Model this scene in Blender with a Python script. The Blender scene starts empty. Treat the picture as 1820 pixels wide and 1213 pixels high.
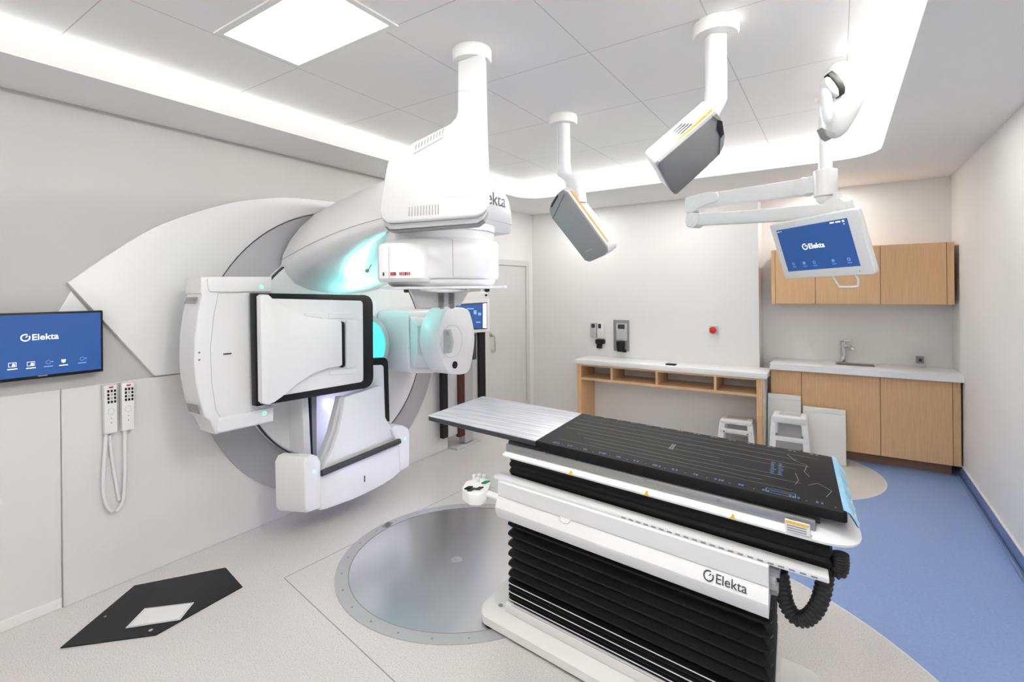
import bpy, bmesh, math, random
from mathutils import Vector, Matrix
from math import sin, cos, pi, radians, sqrt, hypot, atan2
random.seed(4)
SC = bpy.context.scene
COL = SC.collection

# ------------------------------------------------------------------ camera
FPX, TH, CYP, CAMH, ROLL = 877.0, radians(33.45), 516.6, 1.70, radians(.53)
SF, CF = sin(TH), cos(TH)
FV, RV, UV = Vector((-SF, CF, 0)), Vector((CF, SF, 0)), Vector((0, 0, 1))
cam_d = bpy.data.cameras.new('camera'); cam = bpy.data.objects.new('camera', cam_d); COL.objects.link(cam)
cam_d.sensor_fit = 'HORIZONTAL'; cam_d.sensor_width = 36.0; cam_d.lens = FPX / 1820 * 36
cam_d.shift_y = (CYP - 606.5) / 1820; cam_d.clip_start = .02
rr = RV * cos(ROLL) - UV * sin(ROLL); uu = RV * sin(ROLL) + UV * cos(ROLL)
M = Matrix.Identity(4)
for i in range(3):
    M[i][0], M[i][1], M[i][2] = rr[i], uu[i], -FV[i]
M[2][3] = CAMH
cam.matrix_world = M
SC.camera = cam

# ------------------------------------------------------------------ world, exposure
w = bpy.data.worlds.new('world'); SC.world = w; w.use_nodes = True
w.node_tree.nodes['Background'].inputs[0].default_value = (1, .99, .97, 1)
w.node_tree.nodes['Background'].inputs[1].default_value = .2
vs = SC.view_settings
vs.view_transform = 'Standard'; vs.look = 'None'; vs.gamma = 1; vs.use_curve_mapping = False
vs.exposure = 1.43
ADDED_DOWNLIGHT = 125.0
STRIP_BACK, STRIP_RIGHT, STRIP_FRONT, STRIP_LEFT, PANEL_POWER, PANEL_NEAR, PANEL_MID = 76.0, 42.0, 26.0, 4.5, 1.5, 7.5, 10.0

# ------------------------------------------------------------------ measuring helpers (points in metres)
def ray(x, y):
    a1 = (x - 910) / FPX; b1 = (CYP - y) / FPX
    a = a1 * cos(ROLL) + b1 * sin(ROLL); b = -a1 * sin(ROLL) + b1 * cos(ROLL)
    return FV + RV * a + UV * b
EYE = Vector((0, 0, CAMH))
def on_z(x, y, z=0.0):
    d = ray(x, y); return EYE + d * ((z - CAMH) / d.z)
def on_x(x, y, X): d = ray(x, y); return EYE + d * (X / d.x)
def on_y(x, y, Y): d = ray(x, y); return EYE + d * (Y / d.y)
def at_depth(x, y, t): return EYE + ray(x, y) * t
def on_plane(x, y, p, n):
    d = ray(x, y); return EYE + d * ((Vector(p) - EYE).dot(n) / d.dot(n))
# the couch has its own axes: u along it, v across it
PH = radians(6); CO = Vector((-2.06, 2.36, 0))
CU = Vector((cos(PH), -sin(PH), 0)); CV0 = Vector((sin(PH), cos(PH), 0)); CVs = CV0 - CU * .17
def cw(u, v, z): return CO + CU * u + CVs * v + Vector((0, 0, z))
def on_v(x, y, v): return on_plane(x, y, CO + CV0 * v, CV0)

# ------------------------------------------------------------------ materials
def mat(name, col, rough=.5, metal=0.0, emit=0.0, spec=.5, coat=0.0, bump=None, trans=0.0, alpha=1.0):
    m = bpy.data.materials.new(name); m.use_nodes = True
    b = m.node_tree.nodes['Principled BSDF']
    c = tuple(col) + (1,)
    b.inputs['Base Color'].default_value = c
    b.inputs['Roughness'].default_value = rough; b.inputs['Metallic'].default_value = metal
    b.inputs['Specular IOR Level'].default_value = spec
    if coat: b.inputs['Coat Weight'].default_value = coat
    if emit:
        b.inputs['Emission Color'].default_value = c; b.inputs['Emission Strength'].default_value = emit
    if trans: b.inputs['Transmission Weight'].default_value = trans
    if alpha < 1: b.inputs['Alpha'].default_value = alpha
    nt = m.node_tree
    if bump:
        n = nt.nodes.new('ShaderNodeTexNoise'); n.inputs['Scale'].default_value = bump[0]; n.inputs['Detail'].default_value = 2
        tc = nt.nodes.new('ShaderNodeTexCoord'); nt.links.new(tc.outputs['Object'], n.inputs['Vector'])
        bp = nt.nodes.new('ShaderNodeBump'); bp.inputs['Strength'].default_value = bump[1]; bp.inputs['Distance'].default_value = .002
        nt.links.new(n.outputs['Fac'], bp.inputs['Height']); nt.links.new(bp.outputs['Normal'], b.inputs['Normal'])
    return m
def srgb(r, g, b):
    f = lambda v: v / 12.92 if v <= .04045 else ((v + .055) / 1.055) ** 2.4
    return (f(r / 255), f(g / 255), f(b / 255))

class NT:
    """small helper for building node maths"""
    def __init__(s, m): s.nt = m.node_tree; s.L = s.nt.links
    def n(s, t, **k):
        x = s.nt.nodes.new(t)
        for a, v in k.items(): setattr(x, a, v)
        return x
    def put(s, v, sock):
        if hasattr(v, 'is_output') or isinstance(v, bpy.types.NodeSocket): s.L.new(v, sock)
        else: sock.default_value = v
    def m(s, op, a, b=0.0, c=None):
        x = s.n('ShaderNodeMath', operation=op); s.put(a, x.inputs[0]); s.put(b, x.inputs[1])
        if c is not None: s.put(c, x.inputs[2])
        return x.outputs[0]
    def mix(s, f, a, b):
        x = s.n('ShaderNodeMix', data_type='RGBA'); s.put(f, x.inputs[0]); s.put(a, x.inputs[6]); s.put(b, x.inputs[7])
        return x.outputs[2]
    def xyz(s):
        tc = s.n('ShaderNodeTexCoord'); sp = s.n('ShaderNodeSeparateXYZ'); s.L.new(tc.outputs['Object'], sp.inputs[0])
        return tc.outputs['Object'], sp.outputs[0], sp.outputs[1], sp.outputs[2]

def wood_mat(name, col, dark, axis='z'):
    m = mat(name, col, .45); t = NT(m); vec, x, y, z = t.xyz()
    mp = t.n('ShaderNodeMapping'); t.L.new(vec, mp.inputs[0])
    sc = {'z': (60, 60, 2.2), 'x': (2.2, 60, 60)}[axis]
    mp.inputs['Scale'].default_value = sc
    n = t.n('ShaderNodeTexNoise'); n.inputs['Scale'].default_value = 1.6; n.inputs['Detail'].default_value = 5; n.inputs['Roughness'].default_value = .65
    t.L.new(mp.outputs[0], n.inputs['Vector'])
    r = t.n('ShaderNodeValToRGB'); r.color_ramp.elements[0].position = .3; r.color_ramp.elements[1].position = .7
    r.color_ramp.elements[0].color = tuple(dark) + (1,); r.color_ramp.elements[1].color = tuple(col) + (1,)
    t.L.new(n.outputs['Fac'], r.inputs[0])
    t.L.new(r.outputs[0], m.node_tree.nodes['Principled BSDF'].inputs['Base Color'])
    return m

M_WALL = mat('wall_paint', (.86, .85, .835), .6, bump=(220, .03))
M_WALLL = mat('shaded_wall_paint', (.55, .538, .525), .6, bump=(220, .03))  # same wall paint, darkened to stand for shade on the left wall
M_WALLP = mat('wall_panel_paint', (.76, .75, .735), .5)
M_CEIL = mat('ceiling_paint', (.88, .87, .855), .7)
M_TRIM = mat('white_trim', (.85, .84, .82), .4)
M_WHITE = mat('white_enamel', (.82, .82, .825), .32, coat=.15)
M_WHITE2 = mat('white_plastic', (.84, .84, .84), .4)
M_OFFW = mat('warm_white_plastic', (.88, .87, .84), .45)
M_LGREY = mat('light_grey_plastic', (.56, .565, .57), .45)
M_GREY = mat('mid_grey_plastic', (.27, .27, .27), .5)
M_DGREY = mat('dark_grey_plastic', (.05, .05, .054), .45, spec=.3)
M_BLACK = mat('black_plastic', (.008, .008, .009), .4, spec=.3)
M_BELLOW = mat('black_bellows', (.006, .006, .006), .55, spec=.25)
M_RUBBER = mat('black_rubber', (.01, .01, .01), .55)
M_STEEL = mat('brushed_steel', (.62, .62, .62), .3, 1.0)
M_RING = mat('silver_ring', (.48, .48, .50), .38, .3)
M_RAIL = mat('grey_steel_rail', (.40, .40, .40), .35, .8)
M_CHROME = mat('chrome', (.75, .75, .75), .12, 1.0)
M_SEAM = mat('seam_dark', (.22, .22, .22), .6)
M_SEAML = mat('seam_soft', (.5, .5, .5), .6)
M_ORANGE = mat('orange_strip', srgb(245, 170, 60), .4, emit=.06)
M_RED = mat('red_button', srgb(215, 35, 40), .35)
M_REDP = mat('red_print', srgb(205, 60, 60), .5)
M_TEAL = mat('teal_print', srgb(150, 222, 200), .5)
M_GLED = mat('green_indicator', srgb(130, 235, 200), .4, emit=.5)
M_CYAN = mat('cyan_glow', srgb(70, 240, 230), .4, emit=.6)
M_SCREEN = mat('blue_screen', srgb(30, 64, 116), .2, emit=.42)
M_SCRTXT = mat('screen_white', (.9, .94, 1), .4, emit=.56)
M_SCRDIM = mat('screen_dim', srgb(110, 145, 195), .4, emit=.4)
M_LETTER = mat('dark_lettering', (.045, .045, .05), .5)
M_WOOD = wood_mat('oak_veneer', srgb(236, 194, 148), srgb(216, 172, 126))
M_WOODX = wood_mat('oak_veneer_long', srgb(236, 195, 150), srgb(216, 174, 130), 'x')
M_WOODD = wood_mat('oak_plinth', srgb(152, 116, 88), srgb(132, 98, 72), 'x')
M_COUNTER = mat('white_worktop', (.93, .93, .93), .25)
M_BLUEF = mat('blue_vinyl_skirting', srgb(112, 134, 178), .45)
M_LED = mat('led_light', (1, .985, .955), .5, emit=STRIP_BACK)
M_LEDR = mat('led_light_right', (1, .985, .955), .5, emit=STRIP_RIGHT)
M_LEDF = mat('led_light_added', (1, .985, .955), .5, emit=STRIP_FRONT)
M_DOWN = mat('added_downlight_lens', (1, .985, .955), .5, emit=ADDED_DOWNLIGHT)
M_PANELM = mat('added_panel_mid', (1, .99, .97), .5, emit=PANEL_MID)
M_LEDL = mat('led_light_dim', (1, .985, .955), .5, emit=STRIP_LEFT)
M_PANELN = mat('added_panel_near', (1, .99, .97), .5, emit=PANEL_NEAR)
M_PANEL = mat('light_diffuser', (1, .99, .97), .5, emit=PANEL_POWER)
M_GREEN = mat('green_key', srgb(20, 130, 95), .4)
M_YEL = mat('yellow_print', srgb(235, 190, 70), .5)
M_FILM = mat('pale_blue_sheet', srgb(150, 205, 235), .35)
M_RUST = mat('dark_red_rail', srgb(84, 42, 36), .4, .3)
M_DOOR = mat('door_grey', (.70, .69, .68), .45)

M_DISC = mat('turntable_steel', (.74, .74, .75), .27, 1.0)

def carbon_mat():
    m = mat('striped_carbon', (.5, .5, .52), .3); t = NT(m); vec, x, y, z = t.xyz()
    mp = t.n('ShaderNodeMapping'); t.L.new(vec, mp.inputs[0]); mp.inputs['Rotation'].default_value = (0, 0, PH); mp.inputs['Scale'].default_value = (2.5, 55, 1)
    n = t.n('ShaderNodeTexNoise'); n.inputs['Scale'].default_value = 1; n.inputs['Detail'].default_value = 3
    t.L.new(mp.outputs[0], n.inputs['Vector'])
    r = t.n('ShaderNodeValToRGB'); r.color_ramp.elements[0].position = .38; r.color_ramp.elements[1].position = .6
    r.color_ramp.elements[0].color = srgb(168, 168, 175) + (1,); r.color_ramp.elements[1].color = srgb(204, 204, 211) + (1,)
    t.L.new(n.outputs['Fac'], r.inputs[0]); t.L.new(r.outputs[0], m.node_tree.nodes['Principled BSDF'].inputs['Base Color'])
    return m
M_CARBON = carbon_mat()
M_MAT = mat('black_printed_mat', (.011, .011, .012), .6, spec=.10)
M_MATLINE = mat('mat_print_grey', srgb(140, 140, 140), .5)
M_MATBLUE = mat('mat_print_blue', srgb(95, 140, 185), .5)

def floor_mat():
    m = mat('speckled_vinyl', (.7, .69, .68), .32); t = NT(m); vec, x, y, z = t.xyz()
    n = t.n('ShaderNodeTexNoise'); n.inputs['Scale'].default_value = 190; n.inputs['Detail'].default_value = 2
    t.L.new(vec, n.inputs['Vector'])
    r = t.n('ShaderNodeValToRGB'); e = r.color_ramp.elements
    e[0].position = .32; e[0].color = srgb(182, 178, 176) + (1,); e[1].position = .46; e[1].color = srgb(217, 214, 212) + (1,)
    k = e.new(.62); k.color = srgb(220, 217, 215) + (1,); k = e.new(.72); k.color = srgb(234, 232, 230) + (1,)
    t.L.new(n.outputs['Fac'], r.inputs[0])
    n2 = t.n('ShaderNodeTexNoise'); n2.inputs['Scale'].default_value = 60; t.L.new(vec, n2.inputs['Vector'])
    r2 = t.n('ShaderNodeValToRGB'); e = r2.color_ramp.elements
    e[0].position = .4; e[0].color = srgb(134, 160, 210) + (1,); e[1].position = .6; e[1].color = srgb(141, 167, 216) + (1,)
    t.L.new(n2.outputs['Fac'], r2.inputs[0])
    def dist(cx, cy):
        return t.m('SQRT', t.m('ADD', t.m('POWER', t.m('SUBTRACT', x, cx), 2.0), t.m('POWER', t.m('SUBTRACT', y, cy), 2.0)))
    d1 = dist(-.991, 1.857); d2 = dist(-.373, 5.33)
    lens = t.m('LESS_THAN', d1, 1.62)
    spot = t.m('LESS_THAN', d2, .709)
    left = t.m('LESS_THAN', x, -.991)
    grey = t.m('MAXIMUM', t.m('MAXIMUM', lens, spot), left)
    col = t.mix(grey, r2.outputs[0], r.outputs[0])
    # thin pale welding bead on the borders
    e1 = t.m('LESS_THAN', t.m('ABSOLUTE', t.m('SUBTRACT', d1, 1.62)), .005)
    e2 = t.m('LESS_THAN', t.m('ABSOLUTE', t.m('SUBTRACT', d2, .709)), .005)
    ed = t.m('MULTIPLY', t.m('MAXIMUM', e1, e2), t.m('SUBTRACT', 1.0, left))
    col = t.mix(ed, col, srgb(226, 226, 230) + (1,))
    # fine joint lines of the pit cover
    for (a, b) in (((505, 1028), (838, 863)), ((838, 863), (880, 868)), ((505, 1028), (702, 1213))):
        A = on_z(*a); B = on_z(*b); d = (B - A); Ln = d.length; d /= Ln; nn = Vector((-d.y, d.x, 0))
        px_ = t.m('SUBTRACT', x, A.x); py_ = t.m('SUBTRACT', y, A.y)
        dd = t.m('ABSOLUTE', t.m('ADD', t.m('MULTIPLY', px_, nn.x), t.m('MULTIPLY', py_, nn.y)))
        al = t.m('ADD', t.m('MULTIPLY', px_, d.x), t.m('MULTIPLY', py_, d.y))
        if a == (505, 1028) and b[0] == 702: Ln = 3.0
        on = t.m('MULTIPLY', t.m('LESS_THAN', dd, .003), t.m('MULTIPLY', t.m('GREATER_THAN', al, 0.0), t.m('LESS_THAN', al, Ln)))
        col = t.mix(on, col, srgb(150, 148, 147) + (1,))
    t.L.new(col, m.node_tree.nodes['Principled BSDF'].inputs['Base Color'])
    return m
M_FLOOR = floor_mat()

def ceil_tile_mat():
    m = mat('ceiling_tiles', (.88, .87, .855), .65); t = NT(m); vec, x, y, z = t.xyz()
    mask = 0.0; first = True
    for ax, vals in ((x, (-2.40, -1.73, -1.04, -.47, .05)), (y, (-.8, -.02, .76, 1.575, 2.30, 3.09, 3.9))):
        for v in vals:
            k = t.m('LESS_THAN', t.m('ABSOLUTE', t.m('SUBTRACT', ax, v)), .0022)
            mask = k if first else t.m('MAXIMUM', mask, k); first = False
    col = t.mix(mask, (.88, .87, .855, 1), (.56, .55, .54, 1))
    t.L.new(col, m.node_tree.nodes['Principled BSDF'].inputs['Base Color'])
    return m
M_TILE = ceil_tile_mat()

# ------------------------------------------------------------------ geometry helpers
def V(*a): return Vector(a)
class Geo:
    def __init__(s): s.bm = bmesh.new(); s.mi = 0
    def _merge(s, b):
        for f in b.faces: f.material_index = s.mi
        me = bpy.data.meshes.new('tmp'); b.to_mesh(me); b.free(); s.bm.from_mesh(me); bpy.data.meshes.remove(me); return s
    def hexa(s, pts, bev=0, seg=2):
        """8 corners: bottom loop of 4 then top loop of 4"""
        b = bmesh.new(); v = [b.verts.new(p) for p in pts]
        for f in ((0, 1, 2, 3), (4, 5, 6, 7), (0, 1, 5, 4), (1, 2, 6, 5), (2, 3, 7, 6), (3, 0, 4, 7)): b.faces.new([v[i] for i in f])
        bmesh.ops.recalc_face_normals(b, faces=b.faces)
        if bev: bmesh.ops.bevel(b, geom=list(b.edges), offset=bev, segments=seg, profile=.5, affect='EDGES', clamp_overlap=True)
        return s._merge(b)
    def box(s, x0, x1, y0, y1, z0, z1, bev=0, seg=2, f=None):
        p = [(x0, y0, z0), (x1, y0, z0), (x1, y1, z0), (x0, y1, z0), (x0, y0, z1), (x1, y0, z1), (x1, y1, z1), (x0, y1, z1)]
        return s.hexa([f(*q) if f else Vector(q) for q in p], bev, seg)
    def prism(s, pts, vec, bev=0, seg=3, both=False):
        b = bmesh.new(); vec = Vector(vec)
        a = [b.verts.new(p) for p in pts]; c = [b.verts.new(Vector(p) + vec) for p in pts]
        n = len(pts); f1 = b.faces.new(a); f2 = b.faces.new(c[::-1])
        for i in range(n): b.faces.new([a[i], c[i], c[(i + 1) % n], a[(i + 1) % n]])
        bmesh.ops.recalc_face_normals(b, faces=b.faces)
        if bev:
            ed = list(f1.edges) + (list(f2.edges) if both else [])
            bmesh.ops.bevel(b, geom=ed, offset=bev, segments=seg, profile=.5, affect='EDGES', clamp_overlap=True)
        return s._merge(b)
    def loft(s, rings, cap=True, closed=True):
        b = bmesh.new(); R = [[b.verts.new(p) for p in r] for r in rings]; n = len(rings[0])
        for i in range(len(R) - 1):
            for j in range(n if closed else n - 1):
                k = (j + 1) % n; b.faces.new([R[i][j], R[i][k], R[i + 1][k], R[i + 1][j]])
        if cap and closed: b.faces.new(R[0][::-1]); b.faces.new(R[-1])
        bmesh.ops.recalc_face_normals(b, faces=b.faces)
        return s._merge(b)
    def cyl(s, p0, p1, r0, r1=None, n=32, cap=True):
        r1 = r0 if r1 is None else r1; p0 = Vector(p0); p1 = Vector(p1); d = (p1 - p0).normalized()
        a = d.orthogonal().normalized(); c = d.cross(a)
        ring = lambda p, r: [p + a * cos(2 * pi * i / n) * r + c * sin(2 * pi * i / n) * r for i in range(n)]
        return s.loft([ring(p0, r0), ring(p1, r1)], cap)
    def lathe(s, p, d, prof, n=48):
        """prof: list of (radius, distance along d)"""
        p = Vector(p); d = Vector(d).normalized(); a = d.orthogonal().normalized(); c = d.cross(a)
        return s.loft([[p + d * t + a * cos(2 * pi * i / n) * max(r, .0005) + c * sin(2 * pi * i / n) * max(r, .0005) for i in range(n)] for r, t in prof])
    def tube(s, pts, r, n=10, smooth=0, closed=False):
        pts = [Vector(p) for p in pts]
        if smooth: pts = spline(pts, smooth, closed)
        N = len(pts); rings = []; prev = None
        for i, p in enumerate(pts):
            if closed: t = pts[(i + 1) % N] - pts[i - 1]
            else: t = pts[min(i + 1, N - 1)] - pts[max(i - 1, 0)]
            t.normalize()
            a = t.orthogonal().normalized() if prev is None else (prev - t * prev.dot(t)).normalized()
            prev = a; c = t.cross(a); q = r(i) if callable(r) else r
            rings.append([p + a * cos(2 * pi * k / n) * q + c * sin(2 * pi * k / n) * q for k in range(n)])
        if closed:
            return s.loft(rings + [rings[0]], False)
        return s.loft(rings)
    def quad(s, *p):
        b = bmesh.new(); b.faces.new([b.verts.new(q) for q in p]); return s._merge(b)
    def annulus(s, c, ax, up, r0, r1, t0, t1, n=96, tri=None):
        """ring around axis ax; r0/t0 inner radius and offset, r1/t1 outer; solid with thickness back to tri"""
        c = Vector(c); ax = Vector(ax).normalized(); u = Vector(up).normalized(); v = ax.cross(u)
        g = lambda r, t, i: c + ax * t + u * cos(2 * pi * i / n) * r + v * sin(2 * pi * i / n) * r
        rings = [[g(r, t, i) for i in range(n)] for r, t in ((r0, t0), (r1, t1), (r1, tri), (r0, tri), (r0, t0))]
        return s.loft(rings, False)

def spline(pts, k, closed=False):
    out = []; N = len(pts)
    for i in range(N if closed else N - 1):
        if closed: p0, p1, p2, p3 = pts[i - 1], pts[i], pts[(i + 1) % N], pts[(i + 2) % N]
        else: p0, p1, p2, p3 = pts[max(i - 1, 0)], pts[i], pts[i + 1], pts[min(i + 2, N - 1)]
        for j in range(k):
            t = j / k
            out.append(.5 * ((2 * p1) + (p2 - p0) * t + (2 * p0 - 5 * p1 + 4 * p2 - p3) * t * t + (3 * p1 - p0 - 3 * p2 + p3) * t ** 3))
    if not closed: out.append(pts[-1])
    return out
def fillet(pts, rads, k=5):
    """round the corners of a closed 2D/3D polygon"""
    pts = [Vector(p) for p in pts]; N = len(pts); out = []
    if not hasattr(rads, '__len__'): rads = [rads] * N
    for i in range(N):
        p = pts[i]; a = pts[i - 1] - p; b = pts[(i + 1) % N] - p; r = min(rads[i], a.length * .48, b.length * .48)
        if r < 1e-5: out.append(p); continue
        A = p + a.normalized() * r; B = p + b.normalized() * r
        for j in range(k + 1):
            t = j / k; out.append(A * (1 - t) ** 2 + p * 2 * t * (1 - t) + B * t * t)
    return out

WORLD = {}
def empty(name, loc, label=None, cat=None, group=None, kind=None):
    o = bpy.data.objects.new(name, None); COL.objects.link(o); o.location = loc; o.empty_display_size = .1
    WORLD[o.name] = Vector(loc); tag(o, label, cat, group, kind); return o
def tag(o, label=None, cat=None, group=None, kind=None):
    if label: o['label'] = label
    if cat: o['category'] = cat
    if group: o['group'] = group
    if kind: o['kind'] = kind
    return o
def put(name, geo, m, parent=None, label=None, cat=None, group=None, kind=None, keep=False, sharp=38):
    bm = geo.bm
    me = bpy.data.meshes.new(name)
    cs = [v.co for v in bm.verts]
    lo = Vector([min(c[i] for c in cs) for i in range(3)]); hi = Vector([max(c[i] for c in cs) for i in range(3)])
    org = Vector((0, 0, 0)) if keep else Vector(((lo.x + hi.x) / 2, (lo.y + hi.y) / 2, lo.z))
    bmesh.ops.translate(bm, verts=bm.verts, vec=-org)
    bm.to_mesh(me); bm.free()
    ms = m if isinstance(m, (list, tuple)) else [m]
    for q in ms: me.materials.append(q)
    me.polygons.foreach_set('use_smooth', [True] * len(me.polygons))
    me.set_sharp_from_angle(angle=radians(sharp))
    o = bpy.data.objects.new(name, me); COL.objects.link(o)
    if parent is not None:
        o.parent = parent; o.location = org - WORLD[parent.name]
    else: o.location = org
    WORLD[o.name] = org.copy()
    tag(o, label, cat, group, kind); return o
def struct(name, geo, m, **k): return put(name, geo, m, kind='structure', keep=True, **k)
def copy_thing(root, delta, **k):
    """a copy of a thing with copies of its parts and their parts"""
    def cp(o, par):
        c = o.copy(); COL.objects.link(c); c.parent = par
        for ch in [q for q in o.children]: cp(ch, c)
        return c
    r = cp(root, None); r.location = root.location + Vector(delta); WORLD[r.name] = Vector(r.location)
    tag(r, **k); return r

def text_geo(txt, size, org, right, up, ext=.0015):
    cu = bpy.data.curves.new('t', 'FONT'); cu.body = txt; cu.size = size; cu.extrude = ext / 2; cu.offset = size * .004
    ob = bpy.data.objects.new('t', cu); COL.objects.link(ob)
    bpy.context.view_layer.update()
    me = bpy.data.meshes.new_from_object(ob.evaluated_get(bpy.context.evaluated_depsgraph_get()))
    right = Vector(right).normalized(); up = Vector(up).normalized(); nn = right.cross(up); org = Vector(org)
    xs = [v.co.x for v in me.vertices]; wd = max(xs) - min(xs)
    for v in me.vertices:
        c = v.co.copy(); v.co = org + right * c.x + up * c.y + nn * (c.z + ext * .6)
    g = Geo(); g.bm.from_mesh(me); bpy.data.objects.remove(ob); bpy.data.curves.remove(cu); bpy.data.meshes.remove(me)
    return g, wd
def logo_geo(size, org, right, up, ext=.0015):
    """ring with an open top right and a short hand, followed by the lettering; org = left end of the baseline"""
    right = Vector(right).normalized(); up = Vector(up).normalized(); nn = right.cross(up); org = Vector(org)
    R = size * .43; c = org + right * R + up * size * .34
    g, wd = text_geo('Elekta', size, org + right * (2 * R + size * .10), right, up, ext)
    th = size * .055
    a0, a1 = radians(62), radians(62 + 325)
    N = 40
    def ringp(r, z): return [c + (right * cos(a0 + (a1 - a0) * i / N) + up * sin(a0 + (a1 - a0) * i / N)) * r + nn * z for i in range(N + 1)]
    rings = [ringp(R, ext), ringp(R - 2 * th, ext)]
    g.loft(rings, False, closed=False)
    d = (right + up).normalized(); q = Vector(nn.cross(d))
    p0 = c + d * R * .05; p1 = c + d * R * .62
    g.quad(p0 + q * th * .5 + nn * ext, p1 + q * th + nn * ext, p1 - q * th + nn * ext, p0 - q * th * .5 + nn * ext)
    return g

# ================================================================== ROOM
XL, XR, Y1, Y2, ZS, ZC, YF = -3.54, .915, 5.96, 6.29, 2.76, 2.90, -1.6
g = Geo(); g.quad(V(-5, YF, 0), V(XR + .1, YF, 0), V(XR + .1, Y2 + .1, 0), V(-5, Y2 + .1, 0)); struct('floor', g, M_FLOOR)
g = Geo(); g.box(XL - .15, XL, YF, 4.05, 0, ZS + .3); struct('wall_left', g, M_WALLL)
# wall beyond the gantry steps back to an alcove, then the door wall
g = Geo(); g.box(XL - .6, XL - .45, 4.05, 4.75, 0, ZS + .3); struct('wall_alcove', g, M_WALL)
g = Geo(); g.box(XL - .45, XL - .05, 4.75, 4.80, 0, ZS + .3).box(XL - .22, XL - .05, 4.80, Y1 + .1, 0, ZS + .3); struct('wall_doorway', g, M_WALL)
g = Geo(); g.box(XL - .22, -.72, Y1, Y1 + .5, 0, ZS + .3); struct('wall_back', g, M_WALL)
g = Geo(); g.box(-.74, XR + .15, Y2, Y2 + .15, 0, ZS + .3); struct('wall_niche', g, M_WALL)
g = Geo(); g.box(XR, XR + .15, YF, Y2 + .1, 0, ZS + .3); struct('wall_right', g, M_WALL)
g = Geo(); g.box(XL - .2, XR + .15, YF - .15, YF, 0, ZS + .3); struct('wall_front', g, M_WALL)
# dropped border with a rounded opening, ceiling above it
CX0, CX1, CY0, CY1 = -3.03, .285, -1.15, 4.93
def rrect(x0, x1, y0, y1, r, z, n=10):
    out = []
    for cx_, cy_, a in ((x1 - r, y1 - r, 0), (x0 + r, y1 - r, 90), (x0 + r, y0 + r, 180), (x1 - r, y0 + r, 270)):
        for i in range(n + 1):
            t = radians(a + 90 * i / n); out.append(V(cx_ + r * cos(t), cy_ + r * sin(t), z))
    return out
def outer_proj(p):
    """matching point of the outer rectangle for the border"""
    x0, x1, y0, y1 = XL - .6, XR + .1, YF - .1, Y2 + .1
    cx_, cy_ = (CX0 + CX1) / 2, (CY0 + CY1) / 2
    dx, dy = p.x - cx_, p.y - cy_
    k = min((x1 - cx_) / dx if dx > 0 else (x0 - cx_) / dx if dx < 0 else 1e9, (y1 - cy_) / dy if dy > 0 else (y0 - cy_) / dy if dy < 0 else 1e9)
    return V(cx_ + dx * k, cy_ + dy * k, p.z)
RC = .27
LIPZ = 2.872
inn = rrect(CX0, CX1, CY0, CY1, RC, ZS)
def border_outer():
    o = [outer_proj(p) for p in inn]
    n = len(o)
    # force the four rectangle corners to be met exactly
    for cxy in ((XR + .1, Y2 + .1), (XL - .6, Y2 + .1), (XL - .6, YF - .1), (XR + .1, YF - .1)):
        i = min(range(n), key=lambda j: (o[j].x - cxy[0]) ** 2 + (o[j].y - cxy[1]) ** 2); o[i] = V(cxy[0], cxy[1], ZS)
    return o
g = Geo(); out = border_outer()
back = rrect(CX0 - .10, CX1 + .10, CY0 - .10, CY1 + .10, RC + .10, LIPZ)
lip_t = rrect(CX0, CX1, CY0, CY1, RC, LIPZ)
lip_o = rrect(CX0 - .012, CX1 + .012, CY0 - .012, CY1 + .012, RC + .012, LIPZ)
lip_ob = rrect(CX0 - .012, CX1 + .012, CY0 - .012, CY1 + .012, RC + .012, ZS + .03)
trough = rrect(CX0 - .10, CX1 + .10, CY0 - .10, CY1 + .10, RC + .10, ZS + .03)
trough_t = rrect(CX0 - .10, CX1 + .10, CY0 - .10, CY1 + .10, RC + .10, ZC)
g.loft([out, inn, lip_t, lip_o, lip_ob, trough, trough_t], False)
struct('ceiling_border', g, M_CEIL)
g = Geo(); g.box(CX0 - .15, CX1 + .15, CY0 - .15, CY1 + .15, ZC, ZC + .05); struct('ceiling', g, M_TILE)
# LED strip lying in the trough behind the lip (left run dimmer; unseen near run added for light)
def strip_ring(off, z): return rrect(CX0 - off, CX1 + off, CY0 - off, CY1 + off, RC + off, z, 10)
sr = [strip_ring(.014, ZC - .025), strip_ring(.014, ZC - .003)]
hr = [strip_ring(.034, ZC - .027), strip_ring(.016, ZC - .027), strip_ring(.016, ZC - .001), strip_ring(.034, ZC - .001)]
for idx, m_, lb_ in ((list(range(16, 28)), M_LEDL, 'warm white LED strip glowing in the cove along the left wall side'), (list(range(5, 17)), M_LED, 'warm white LED strip glowing in the cove along the back wall side'), (list(range(38, 44)) + list(range(0, 6)), M_LEDR, 'warm white LED strip glowing in the cove along the right wall side'), (list(range(27, 39)), M_LEDF, 'added unseen LED strip in the cove at the near end of the ceiling')):
    e = empty('led_strip', tuple(sr[0][idx[len(idx) // 2]]), lb_, 'light')
    g = Geo(); rg = [[r[i] for i in idx] for r in hr]; g.loft(rg + [rg[0]], False, closed=False); put('channel', g, M_TRIM, e)
    g = Geo(); g.loft([[r[i] for i in idx] for r in sr], False, closed=False); put('diffuser', g, m_, e)
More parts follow.
